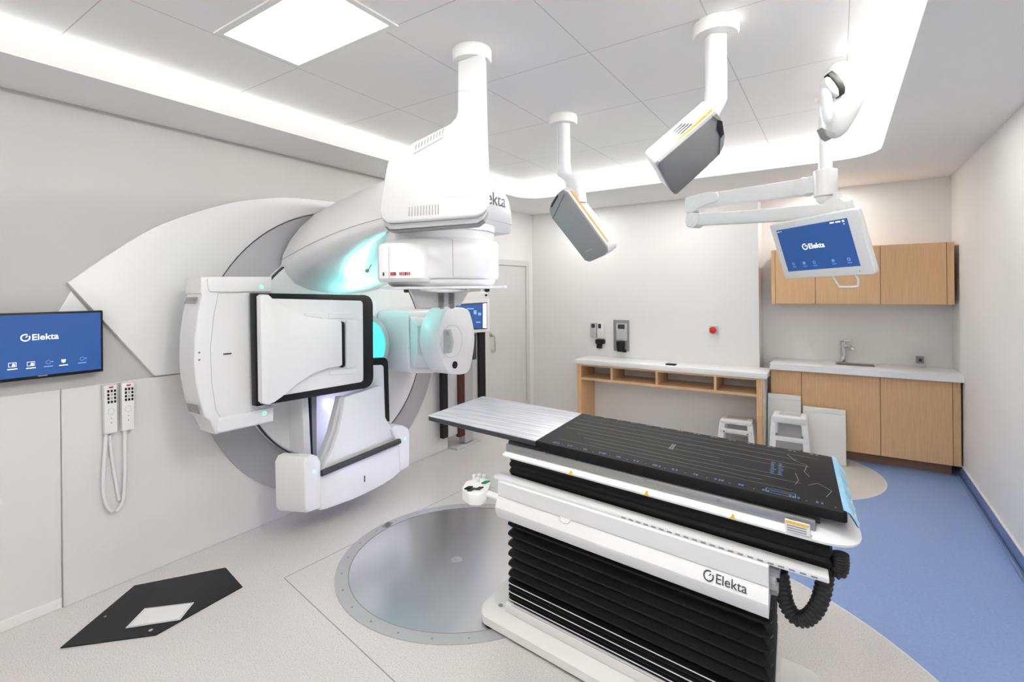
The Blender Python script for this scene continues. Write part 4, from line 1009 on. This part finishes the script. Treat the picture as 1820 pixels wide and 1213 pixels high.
g = Geo(); g.tube([at_depth(1520, 122, DT + .02), at_depth(1528, 115, DT + .02), V(top_.x, top_.y, ZC - .004)], .016, 12); g.lathe((top_.x, top_.y, ZC), (0, 0, -1), [(.04, 0), (.04, .012), (.02, .02)], 24); put('ceiling_mount', g, M_WHITE2, tr)

# ================================================================== DISPLAY STAND BY THE ALCOVE
st = empty('display_stand', (-3.40, 4.30, 0), 'tall display stand with a blue screen and dark rails by the grey door', 'display stand')
def post(a0, a1, ytop, ybot, X, th_, m_, nm, par):
    p = on_x(a0, ybot, X); q = on_x(a1, ybot, X); zt_ = on_x(a0, ytop, X).z
    gg = Geo(); gg.box(X - th_, X, p.y, q.y, max(0, p.z), zt_, .003, 1); return put(nm, gg, m_, par)
XT = -3.42
post(788, 797, 600, 781, XT, .05, M_BLACK, 'dark_rail', st)
post(797, 817, 590, 778, XT - .03, .02, M_LGREY, 'back_panel', st)
post(817, 827, 590, 778, XT, .05, M_RUST, 'red_rail', st)
post(827, 841, 580, 788, XT, .09, M_RING, 'steel_post', st)
post(841, 853, 590, 740, XT - .03, .02, M_LGREY, 'back_panel', st)
post(853, 864, 590, 740, XT, .05, M_BLACK, 'dark_rail', st)
post(841, 847, 595, 640, XT + .01, .02, M_DGREY, 'cable_box', st)
p = on_x(790, 790, XT + .02); q = on_x(868, 760, XT + .02)
g = Geo(); g.box(XT - .10, XT + .03, 4.05, 4.46, 0, .02, .004, 1); put('foot_plate', g, M_LGREY, st)
g = Geo(); g.prism([on_x(a, b, XT + .09) for a, b in ((812, 534), (870, 530), (871, 590), (812, 594))], (-.06, 0, 0), .006, 2, True); db = put('monitor', g, M_TRIM, st)
g = Geo(); g.prism([on_x(a, b, XT + .0915) for a, b in ((812, 541), (866, 537.5), (866, 585), (812, 588))], (-.01, 0, 0)); put('bezel', g, M_DGREY, db)
g = Geo(); g.prism([on_x(a, b, XT + .093) for a, b in ((812, 543), (858, 540), (858, 583), (812, 586))], (-.01, 0, 0)); sq = put('screen', g, M_SCREEN, db)
g = Geo(); g.prism([on_x(a, b, XT + .093) for a, b in ((858.6, 540), (865, 539.5), (865, 583.5), (858.6, 583))], (-.01, 0, 0)); put('screen_sidebar', g, M_SCRTXT, db)
g = Geo()
for a, b, w_, h_ in ((830, 548, 12, 2), (842, 552, 5, 7), (850, 556, 5, 5), (846, 572, 8, 2), (836, 574, 4, 6)): g.quad(*[on_x(x_, y_, XT + .0935) for x_, y_ in ((a, b), (a + w_, b), (a + w_, b + h_), (a, b + h_))])
put('screen_marks', g, M_SCRDIM, sq)
g = Geo(); g.prism([on_x(a, b, XT + .09) for a, b in ((812, 521), (866, 518), (868, 531), (812, 534))], (-.06, 0, 0), .004, 2); tcap = put('top_cap', g, M_TRIM, st)
g = Geo(); p = on_x(863, 525, XT + .09); g.lathe(p, AX, [(.014, 0), (.014, .016), (.010, .02)], 16); put('camera_eye', g, M_DGREY, tcap)

# ================================================================== LEFT WALL: SCREEN, HAND CONTROLS
XTV = -3.455
p0 = on_x(183, 552, XTV); p1 = on_x(183, 660.5, XTV)
ty1, tz1, tz0 = p0.y, p0.z, p1.z
ty0 = ty1 - (tz1 - tz0) * 1.72
tv = empty('wall_screen', (XL, (ty0 + ty1) / 2, tz0), 'wide wall screen with a blue display left of the wing cover', 'screen')
g = Geo(); g.box(XTV - .035, XTV, ty0, ty1, tz0, tz1, .004, 2); bz = put('bezel', g, M_BLACK, tv)
g = Geo(); g.box(XL - .005, XTV - .034, (ty0 + ty1) / 2 - .15, (ty0 + ty1) / 2 + .15, tz0 + .1, tz1 - .1); put('wall_bracket', g, M_DGREY, tv)
b_ = .011
g = Geo(); g.box(XTV, XTV + .001, ty0 + b_, ty1 - b_, tz0 + .016, tz1 - b_); sc_ = put('display', g, M_SCREEN, tv)
XS_ = XTV + .0015
lg = on_x(36, 606.5, XS_)
lw = (on_x(109, 604, XS_).y - lg.y)
g = logo_geo(lw / 3.63, V(XS_, lg.y, lg.z), V(0, 1, 0), UP, .001); put('wordmark', g, M_SCRTXT, sc_)
for a, b, k, m_ in ((22, 649, 0, M_SCRTXT), (55, 647, 1, M_SCRTXT), (86, 644, 2, M_SCRDIM), (113, 642, 3, M_SCRTXT), (146, 638, 4, M_SCRDIM)):
    c = on_x(a, b, XS_ + .0005); gg = Geo(); Yh = V(0, 1, 0)
    if k in (0, 1):
        gg.tube([c + Yh * x_ + UP * z_ for x_, z_ in ((-.014, -.010), (.014, -.010), (.014, .010), (-.014, .010))], .0009, 4, closed=True)
        gg.quad(*[c + Yh * x_ + UP * z_ for x_, z_ in ((-.002, -.008), (.009, -.008), (.010, .002), (.001, .006))])
    elif k == 3:
        gg.quad(*[c + Yh * x_ + UP * z_ for x_, z_ in ((-.009, .009), (-.008, -.004), (0, -.010), (.008, -.004))]); gg.quad(*[c + Yh * x_ + UP * z_ for x_, z_ in ((-.009, .009), (.008, -.004), (.009, .009), (.0, .007))])
    else:
        gg.tube([c + Yh * .009 * cos(i * pi / 8) + UP * .009 * sin(i * pi / 8) for i in range(16)], .0009, 4, closed=True); gg.quad(*[c + Yh * x_ + UP * z_ for x_, z_ in ((.012, -.001), (.02, -.001), (.02, .003), (.012, .003))])
    gg.quad(*[c + Yh * x_ + UP * z_ for x_, z_ in ((-.018, -.024), (.018, -.024), (.018, -.020), (-.018, -.020))])
    put('menu_icon', gg, m_, sc_)
c = on_x(76, 668, XTV + .001); g = Geo(); g.quad(*[c + V(0, x_, z_) for x_, z_ in ((-.018, -.003), (.018, -.003), (.018, .003), (-.018, .003))]); put('maker_mark', g, M_GREY, bz)

def hand_control(label, tl, tr_, bl_, br_, first):
    XH = -3.475
    A, Bq, C, Dq = [on_x(*p, XH) for p in (tl, tr_, bl_, br_)]
    e = empty('hand_control', (XL + .018, (A.y + Bq.y) / 2, (C.z + Dq.z) / 2), label, 'hand control', 'hand controls on the left wall')
    gg = Geo(); gg.prism([A, Bq, Dq, C], (-.042, 0, 0), .004, 2, True); bd = put('body', gg, M_OFFW, e)
    f = lambda s, t: (A * (1 - s) + Bq * s) * (1 - t) + (C * (1 - s) + Dq * s) * t + V(.0005, 0, 0)
    gg = Geo(); gg.prism([f(.32, .035), f(.70, .03), f(.66, .06), f(.40, .062)], (.004, 0, 0), .001, 1); put('red_key', gg, M_RED, bd)
    for r_ in range(4):
        for c_ in range(3):
            s0 = .22 + c_ * .26; t0 = .10 + r_ * .075
            m_ = M_BLACK
            if c_ == 1 and r_ in (1, 2): m_ = M_SEAML
            gg = Geo(); gg.prism(fillet([f(s0, t0), f(s0 + .16, t0), f(s0 + .16, t0 + .052), f(s0, t0 + .052)], .003, 3), (.003, 0, 0), .001, 1); put('key', gg, m_, bd)
    gg = Geo(); n_ = 24
    for i in range(10):
        a = 2 * pi * i / 10; s_, t_ = .5 + .24 * cos(a), .55 + .065 * sin(a); gg.quad(f(s_ - .04, t_ - .008), f(s_ + .04, t_ - .008), f(s_ + .03, t_ + .008), f(s_ - .03, t_ + .008))
    put('key_ring', gg, M_TEAL if first else M_LGREY, bd)
    gg = Geo()
    for t_ in ((.68, .70), (.77, .80)): gg.quad(f(.47, t_[0]), f(.54, t_[0]), f(.54, t_[1]), f(.47, t_[1]))
    put('small_mark', gg, M_GREY, bd)
    return e
h1 = hand_control('hand control with a teal key ring hanging on the wall panel, nearer the screen', (185, 686), (208, 683.5), (187.5, 773), (209, 768), True)
h2 = hand_control('hand control with a grey key ring hanging on the wall panel, farther from the screen', (216.5, 682), (239, 680), (217.5, 767), (239, 763), False)
XCd = -3.50
def cord(pts, par):
    q = spline([on_x(a, b, XCd) for a, b in pts], 22)
    gg = Geo(); gg.tube(q, lambda i: .0105 if i % 2 else .0088, 10); put('cord', gg, M_WHITE2, par, sharp=80)
cord([(189, 772), (187, 800), (184, 840), (184, 875), (190, 900), (200, 910)], h1)
cord([(222, 765), (222, 800), (222, 840), (221, 872), (217, 895), (207, 910)], h2)
g = Geo(); q = spline([on_x(a, b, XCd - .012) for a, b in ((194, 774), (197, 800), (203, 840), (212, 890))], 22); g.tube(q, lambda i: .0095 if i % 2 else .008, 10); put('cord', g, M_WHITE2, h1, sharp=80)

# ================================================================== DESK AND WALL FITTINGS (back wall)
DX0, DX1, DYF, DZT = -2.73, -.60, 5.53, .84
dk = empty('wall_desk', ((DX0 + DX1) / 2, (DYF + Y1) / 2, 0), 'long wall desk with white top and open oak compartments', 'desk')
g = Geo(); g.box(DX0, DX1, DYF, Y1 - .002, DZT - .055, DZT, .004, 2); put('worktop', g, M_COUNTER, dk)
zu = DZT - .055; ys = DYF + .02
zs_ = zu - .165
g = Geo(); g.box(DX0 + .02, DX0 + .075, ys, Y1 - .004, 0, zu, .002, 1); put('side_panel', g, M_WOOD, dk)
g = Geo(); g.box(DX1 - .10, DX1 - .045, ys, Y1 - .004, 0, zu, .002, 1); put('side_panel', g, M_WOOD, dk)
g = Geo(); g.box(DX1 - .0445, DX1 - .030, ys + .02, Y1 - .004, 0, zu); put('end_panel', g, M_WALLP, dk)
g = Geo(); g.box(DX0 + .076, DX1 - .101, ys, ys + .02, zu - .022, zu - .001); put('top_rail', g, M_WOODX, dk)
g = Geo(); g.box(DX0 + .076, DX1 - .101, ys + .002, Y1 - .004, zs_ - .028, zs_, .001, 1); put('shelf', g, M_WOODX, dk)
for a in (1087, 1167, 1271):
    x_ = on_y(a, 695, ys).x
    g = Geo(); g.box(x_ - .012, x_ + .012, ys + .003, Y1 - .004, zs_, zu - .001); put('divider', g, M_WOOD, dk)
g = Geo(); p = on_z(1193, 649, DZT); g.box(p.x - .055, p.x + .055, p.y - .04, p.y + .04, DZT, DZT + .014, .005, 2)
put('desk_socket', g, M_BLACK, label='small black box lying on the white desk top', cat='socket')

YB = Y1
def wbox(a0, b0, a1, b1, d0, d1, m_, nm, par, bev=.003, **k):
    p = on_y(a0, b0, YB - d1); q = on_y(a1, b1, YB - d1)
    gg = Geo(); gg.box(min(p.x, q.x), max(p.x, q.x), YB - d1, YB - d0, min(p.z, q.z), max(p.z, q.z), bev, 2); return put(nm, gg, m_, par, **k)
sd_ = empty('wall_dispenser', tuple(on_y(1063, 600, YB)), 'small white double dispenser with a black nozzle on the back wall, left', 'dispenser')
wbox(1049, 574, 1060, 601, 0, .03, M_LGREY, 'left_holder', sd_); wbox(1061, 574, 1072, 603, 0, .035, M_TRIM, 'right_holder', sd_)
wbox(1051, 576, 1057, 583, .03, .034, M_DGREY, 'left_print', sd_, .0); wbox(1063, 576, 1068, 584, .035, .039, M_DGREY, 'right_print', sd_, .0)
bb = wbox(1058, 604, 1072, 612, 0, .075, M_BLACK, 'pump', sd_); wbox(1060, 612, 1068, 620, .01, .06, M_BLACK, 'nozzle', sd_)
sd2 = empty('wall_dispenser', tuple(on_y(1104, 597, YB)), 'taller grey dispenser with a black drip cup on the back wall', 'dispenser')
wbox(1090, 569, 1118, 625, 0, .02, M_GREY, 'back_plate', sd2); wbox(1095, 575, 1113, 606, .02, .055, M_LGREY, 'container', sd2); wbox(1098, 577, 1110, 585, .055, .058, M_DGREY, 'print', sd2, .0)
g = Geo(); p = on_y(1103, 615, YB - .05); g.lathe(p + V(0, 0, -.07), UP, [(.04, 0), (.05, .01), (.055, .11), (.05, .12)], 20); put('drip_cup', g, M_BLACK, sd2)
wbox(1106, 622, 1112, 627, .02, .05, M_BLACK, 'nozzle', sd2)
em = empty('emergency_button', tuple(on_y(1267, 587, YB)), 'red emergency push button on a grey plate on the back wall', 'button')
wbox(1260, 580, 1275, 594, 0, .045, M_LGREY, 'housing', em)
g = Geo(); p = on_y(1267.5, 587, YB - .045); g.lathe(p, (0, -1, 0), [(.025, 0), (.038, .01), (.038, .022), (.02, .028)], 24); put('push_button', g, M_RED, em)

# ================================================================== CABINETS IN THE NICHE
CFY = 5.82
seams = [on_y(a, 740, CFY).x for a in (1425, 1565, 1694)]
xs = [-.597, seams[0], seams[1], seams[2]]
lbl = ['narrow oak base cabinet at the desk end of the niche, behind the leaning boards', 'wide oak base cabinet under the sink', 'oak base cabinet at the right wall under the counter end']
for i in range(3):
    x0, x1 = xs[i], xs[i + 1]
    e = empty('base_cabinet', ((x0 + x1) / 2, CFY + .2, 0), lbl[i], 'cabinet', 'oak base cabinets')
    g = Geo(); 
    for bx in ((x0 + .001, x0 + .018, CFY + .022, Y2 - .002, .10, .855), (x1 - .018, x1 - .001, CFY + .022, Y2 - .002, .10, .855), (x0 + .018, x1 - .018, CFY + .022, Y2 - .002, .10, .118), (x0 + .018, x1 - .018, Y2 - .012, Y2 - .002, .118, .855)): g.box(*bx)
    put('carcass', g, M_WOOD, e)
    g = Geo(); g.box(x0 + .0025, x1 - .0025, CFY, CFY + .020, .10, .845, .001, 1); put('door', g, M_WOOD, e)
    g = Geo(); g.box(x0 + .001, x1 - .001, CFY + .085, CFY + .10, 0, .10); put('plinth', g, M_WOODD, e)
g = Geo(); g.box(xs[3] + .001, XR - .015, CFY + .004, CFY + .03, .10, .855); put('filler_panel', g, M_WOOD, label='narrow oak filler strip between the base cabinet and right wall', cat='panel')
ct = empty('countertop', (.1, 6.0, .86), 'white countertop with an inset sink over the oak base cabinets', 'countertop')
sx0, sx1, sy0, sy1 = -.02, .30, 5.985, 6.19
g = Geo()
for a in ((-.598, sx0, 5.75, Y2 - .002), (sx1, XR - .002, 5.75, Y2 - .002), (sx0, sx1, 5.75, sy0), (sx0, sx1, sy1, Y2 - .002)): g.box(*a, .857, .915)
bmesh.ops.remove_doubles(g.bm, verts=g.bm.verts, dist=1e-5)
put('slab', g, M_COUNTER, ct)
g = Geo()
for a in ((sx0 - .006, sx0 + .004, sy0, sy1), (sx1 - .004, sx1 + .006, sy0, sy1), (sx0, sx1, sy0 - .004, sy0 + .004), (sx0, sx1, sy1 - .004, sy1 + .004)): g.box(*a, .78, .917)
g.box(sx0, sx1, sy0, sy1, .775, .785); put('sink', g, M_STEEL, ct)
fa = empty('faucet', (.045, 6.235, .915), 'chrome single lever faucet behind the sink', 'faucet')
fx_, fy_ = .04, 6.235
g = Geo(); g.lathe((fx_, fy_, .915), UP, [(.035, 0), (.035, .006), (.026, .012), (.026, .17), (.030, .175), (.030, .215), (.022, .225), (0, .228)], 28); fb = put('body', g, M_CHROME, fa)
g = Geo(); g.tube([V(fx_, fy_, 1.075), V(fx_ + .05, fy_ - .07, 1.09), V(fx_ + .075, fy_ - .11, 1.08), V(fx_ + .08, fy_ - .12, 1.06)], .013, 12, 4); put('spout', g, M_CHROME, fa)
g = Geo(); g.tube([V(fx_, fy_, 1.14), V(fx_ + .07, fy_ - .03, 1.15)], .009, 10); put('lever', g, M_CHROME, fa)
sp = on_z(1637, 655, .915)
so = empty('soap_pump', (sp.x, 6.20, .915), 'small square grey soap pump on the right end of the countertop', 'soap dispenser')
g = Geo(); g.box(sp.x - .028, sp.x + .028, 6.17, 6.23, .955, 1.02, .004, 2); put('bottle', g, M_GREY, so)
g = Geo(); g.box(sp.x - .034, sp.x + .034, 6.165, 6.235, .9155, .955, .004, 2); put('holder', g, M_LGREY, so)
g = Geo(); g.box(sp.x - .012, sp.x + .012, 6.166, 6.17, .975, 1.0); put('label_mark', g, M_DGREY, so)
# wall cabinets
UY = 5.93
ux = [on_y(1371, 500, UY).x, on_y(1378, 500, UY).x, on_y(1449, 500, UY).x, on_y(1565, 500, UY).x, on_y(1683, 500, UY).x, XR - .035]
UZ0, UZ1 = 1.534, 2.104
ul = ['oak wall cabinet at the left end, mostly behind the monitor', 'oak wall cabinet in the middle of the row, right of the monitor handle', 'oak wall cabinet at the right wall']
for i, (a, b) in enumerate(((ux[1], ux[2]), (ux[2], ux[3]), (ux[3], ux[4]))):
    e = empty('wall_cabinet', ((a + b) / 2, UY + .18, UZ0), ul[i], 'cabinet', 'oak wall cabinets')
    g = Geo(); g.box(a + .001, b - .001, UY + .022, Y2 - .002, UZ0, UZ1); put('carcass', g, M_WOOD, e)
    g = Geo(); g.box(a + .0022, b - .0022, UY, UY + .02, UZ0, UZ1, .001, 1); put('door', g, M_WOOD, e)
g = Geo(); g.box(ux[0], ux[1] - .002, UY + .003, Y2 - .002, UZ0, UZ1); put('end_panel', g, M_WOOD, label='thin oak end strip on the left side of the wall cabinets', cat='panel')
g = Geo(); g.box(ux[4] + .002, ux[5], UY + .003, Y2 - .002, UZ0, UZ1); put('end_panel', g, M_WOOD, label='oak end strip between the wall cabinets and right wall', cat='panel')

# ================================================================== LEANING BOARDS AND STEP STOOLS
def board(nm, label, px, yb, yt, th_):
    """px: top-left, top-right, bottom-right, bottom-left; leans against the cabinets"""
    tl, tr_, br, bl_ = px
    A = on_y(*tl, yt); Bq = on_y(*tr_, yt)
    x0 = A.x; x1 = Bq.x; zt_ = (A.z + Bq.z) / 2
    e = empty(nm, ((x0 + x1) / 2, yb, 0), label, 'board', 'white boards leaning on the cabinets')
    gg = Geo(); gg.hexa([V(x0, yb - th_, .003), V(x1, yb - th_, .003), V(x1, yb, .0), V(x0, yb, 0), V(x0, yt - th_, zt_), V(x1, yt - th_, zt_), V(x1, yt, zt_), V(x0, yt, zt_)], .004, 2); b = put('panel', gg, M_OFFW, e)
    gg = Geo(); zl = zt_ - .045; yl = yb + (yt - yb) * zl / zt_ - th_
    gg.hexa([V(x0 + .004, yl - .004, zl), V(x1 - .004, yl - .004, zl), V(x1 - .004, yl + .01, zl), V(x0 + .004, yl + .01, zl), V(x0 + .004, yt - th_ - .005, zt_ - .004), V(x1 - .004, yt - th_ - .005, zt_ - .004), V(x1 - .004, yt, zt_ - .004), V(x0 + .004, yt, zt_ - .004)], .002, 1)
    put('top_rail', gg, M_OFFW, b)
board('leaning_board', 'narrow taller white board leaning beside the desk, behind the stool stack', [(1365, 699), (1424, 703), (1424, 800), (1365, 800)], 5.72, 5.80, .03)
board('leaning_board', 'wide lower white board leaning against the oak cabinet doors', [(1427, 722), (1503, 728), (1505, 817), (1427, 806)], 5.66, 5.79, .028)
def stool(label, pxl, pxr, ptop, Yf, hgt_, two=False):
    xl = on_y(pxl, ptop, Yf).x; xr = on_y(pxr, ptop, Yf).x
    e = empty('step_stool', ((xl + xr) / 2, Yf + .15, 0), label, 'stool')
    W_ = xr - xl; D_ = .26; z1 = hgt_
    gg = Geo(); gg.box(xl + .026, xr - .026, Yf + .022, Yf + D_ - .022, z1 - (.075 if two else .05), z1, .02, 3); tp_ = put('seat', gg, M_WHITE2, e)
    gg = Geo(); gg.box(xl + .08, xr - .08, Yf + .07, Yf + D_ - .07, z1, z1 + .002); put('grip_pad', gg, M_LGREY, tp_)
    for sx in (0, 1):
        for sy in (0, 1):
            xt = xl + .05 if sx == 0 else xr - .05; xb = xl + .018 if sx == 0 else xr - .018
            yt = Yf + .05 if sy == 0 else Yf + D_ - .05; yb = Yf + .015 if sy == 0 else Yf + D_ - .015
            gg = Geo(); gg.hexa([V(xb - .027, yb - .015, 0), V(xb + .027, yb - .015, 0), V(xb + .027, yb + .017, 0), V(xb - .027, yb + .017, 0), V(xt - .028, yt - .018, z1 - .02), V(xt + .028, yt - .018, z1 - .02), V(xt + .028, yt + .018, z1 - .02), V(xt - .028, yt + .018, z1 - .02)], .005, 2); lg_ = put('leg', gg, M_WHITE2, e)
            if sy == 0:
                gg = Geo(); zz = z1 * .62; xm = xb + (xt - xb) * .62 + (.028 if sx == 0 else -.028); gg.lathe((xm, Yf + .02, zz), (0, -1, 0), [(.010, 0), (.010, .012)], 10); put('rubber_stop', gg, M_GREY, lg_)
    levels = (z1 - .21, z1 - .40) if two else (z1 - .11, z1 - .28)
    for zl in levels:
        if zl < .05: continue
        k = zl / z1
        gg = Geo(); gg.box(xl + .03, xr - .03, Yf + .01, Yf + .045, zl - .03, zl + .012, .008, 2); put('front_rail', gg, M_WHITE2, e)
    gg = Geo(); gg.box(xl + .045, xr - .045, Yf + D_ - .05, Yf + D_ - .03, .12, z1 - .05, .004, 1); put('back_panel', gg, M_LGREY, e)
stool('white plastic step stool standing under the right end of the desk', 1274, 1341, 742, 5.50, .335)
stool('white plastic step stool standing in front of the leaning boards', 1366, 1440, 742, 5.34, .475, True)
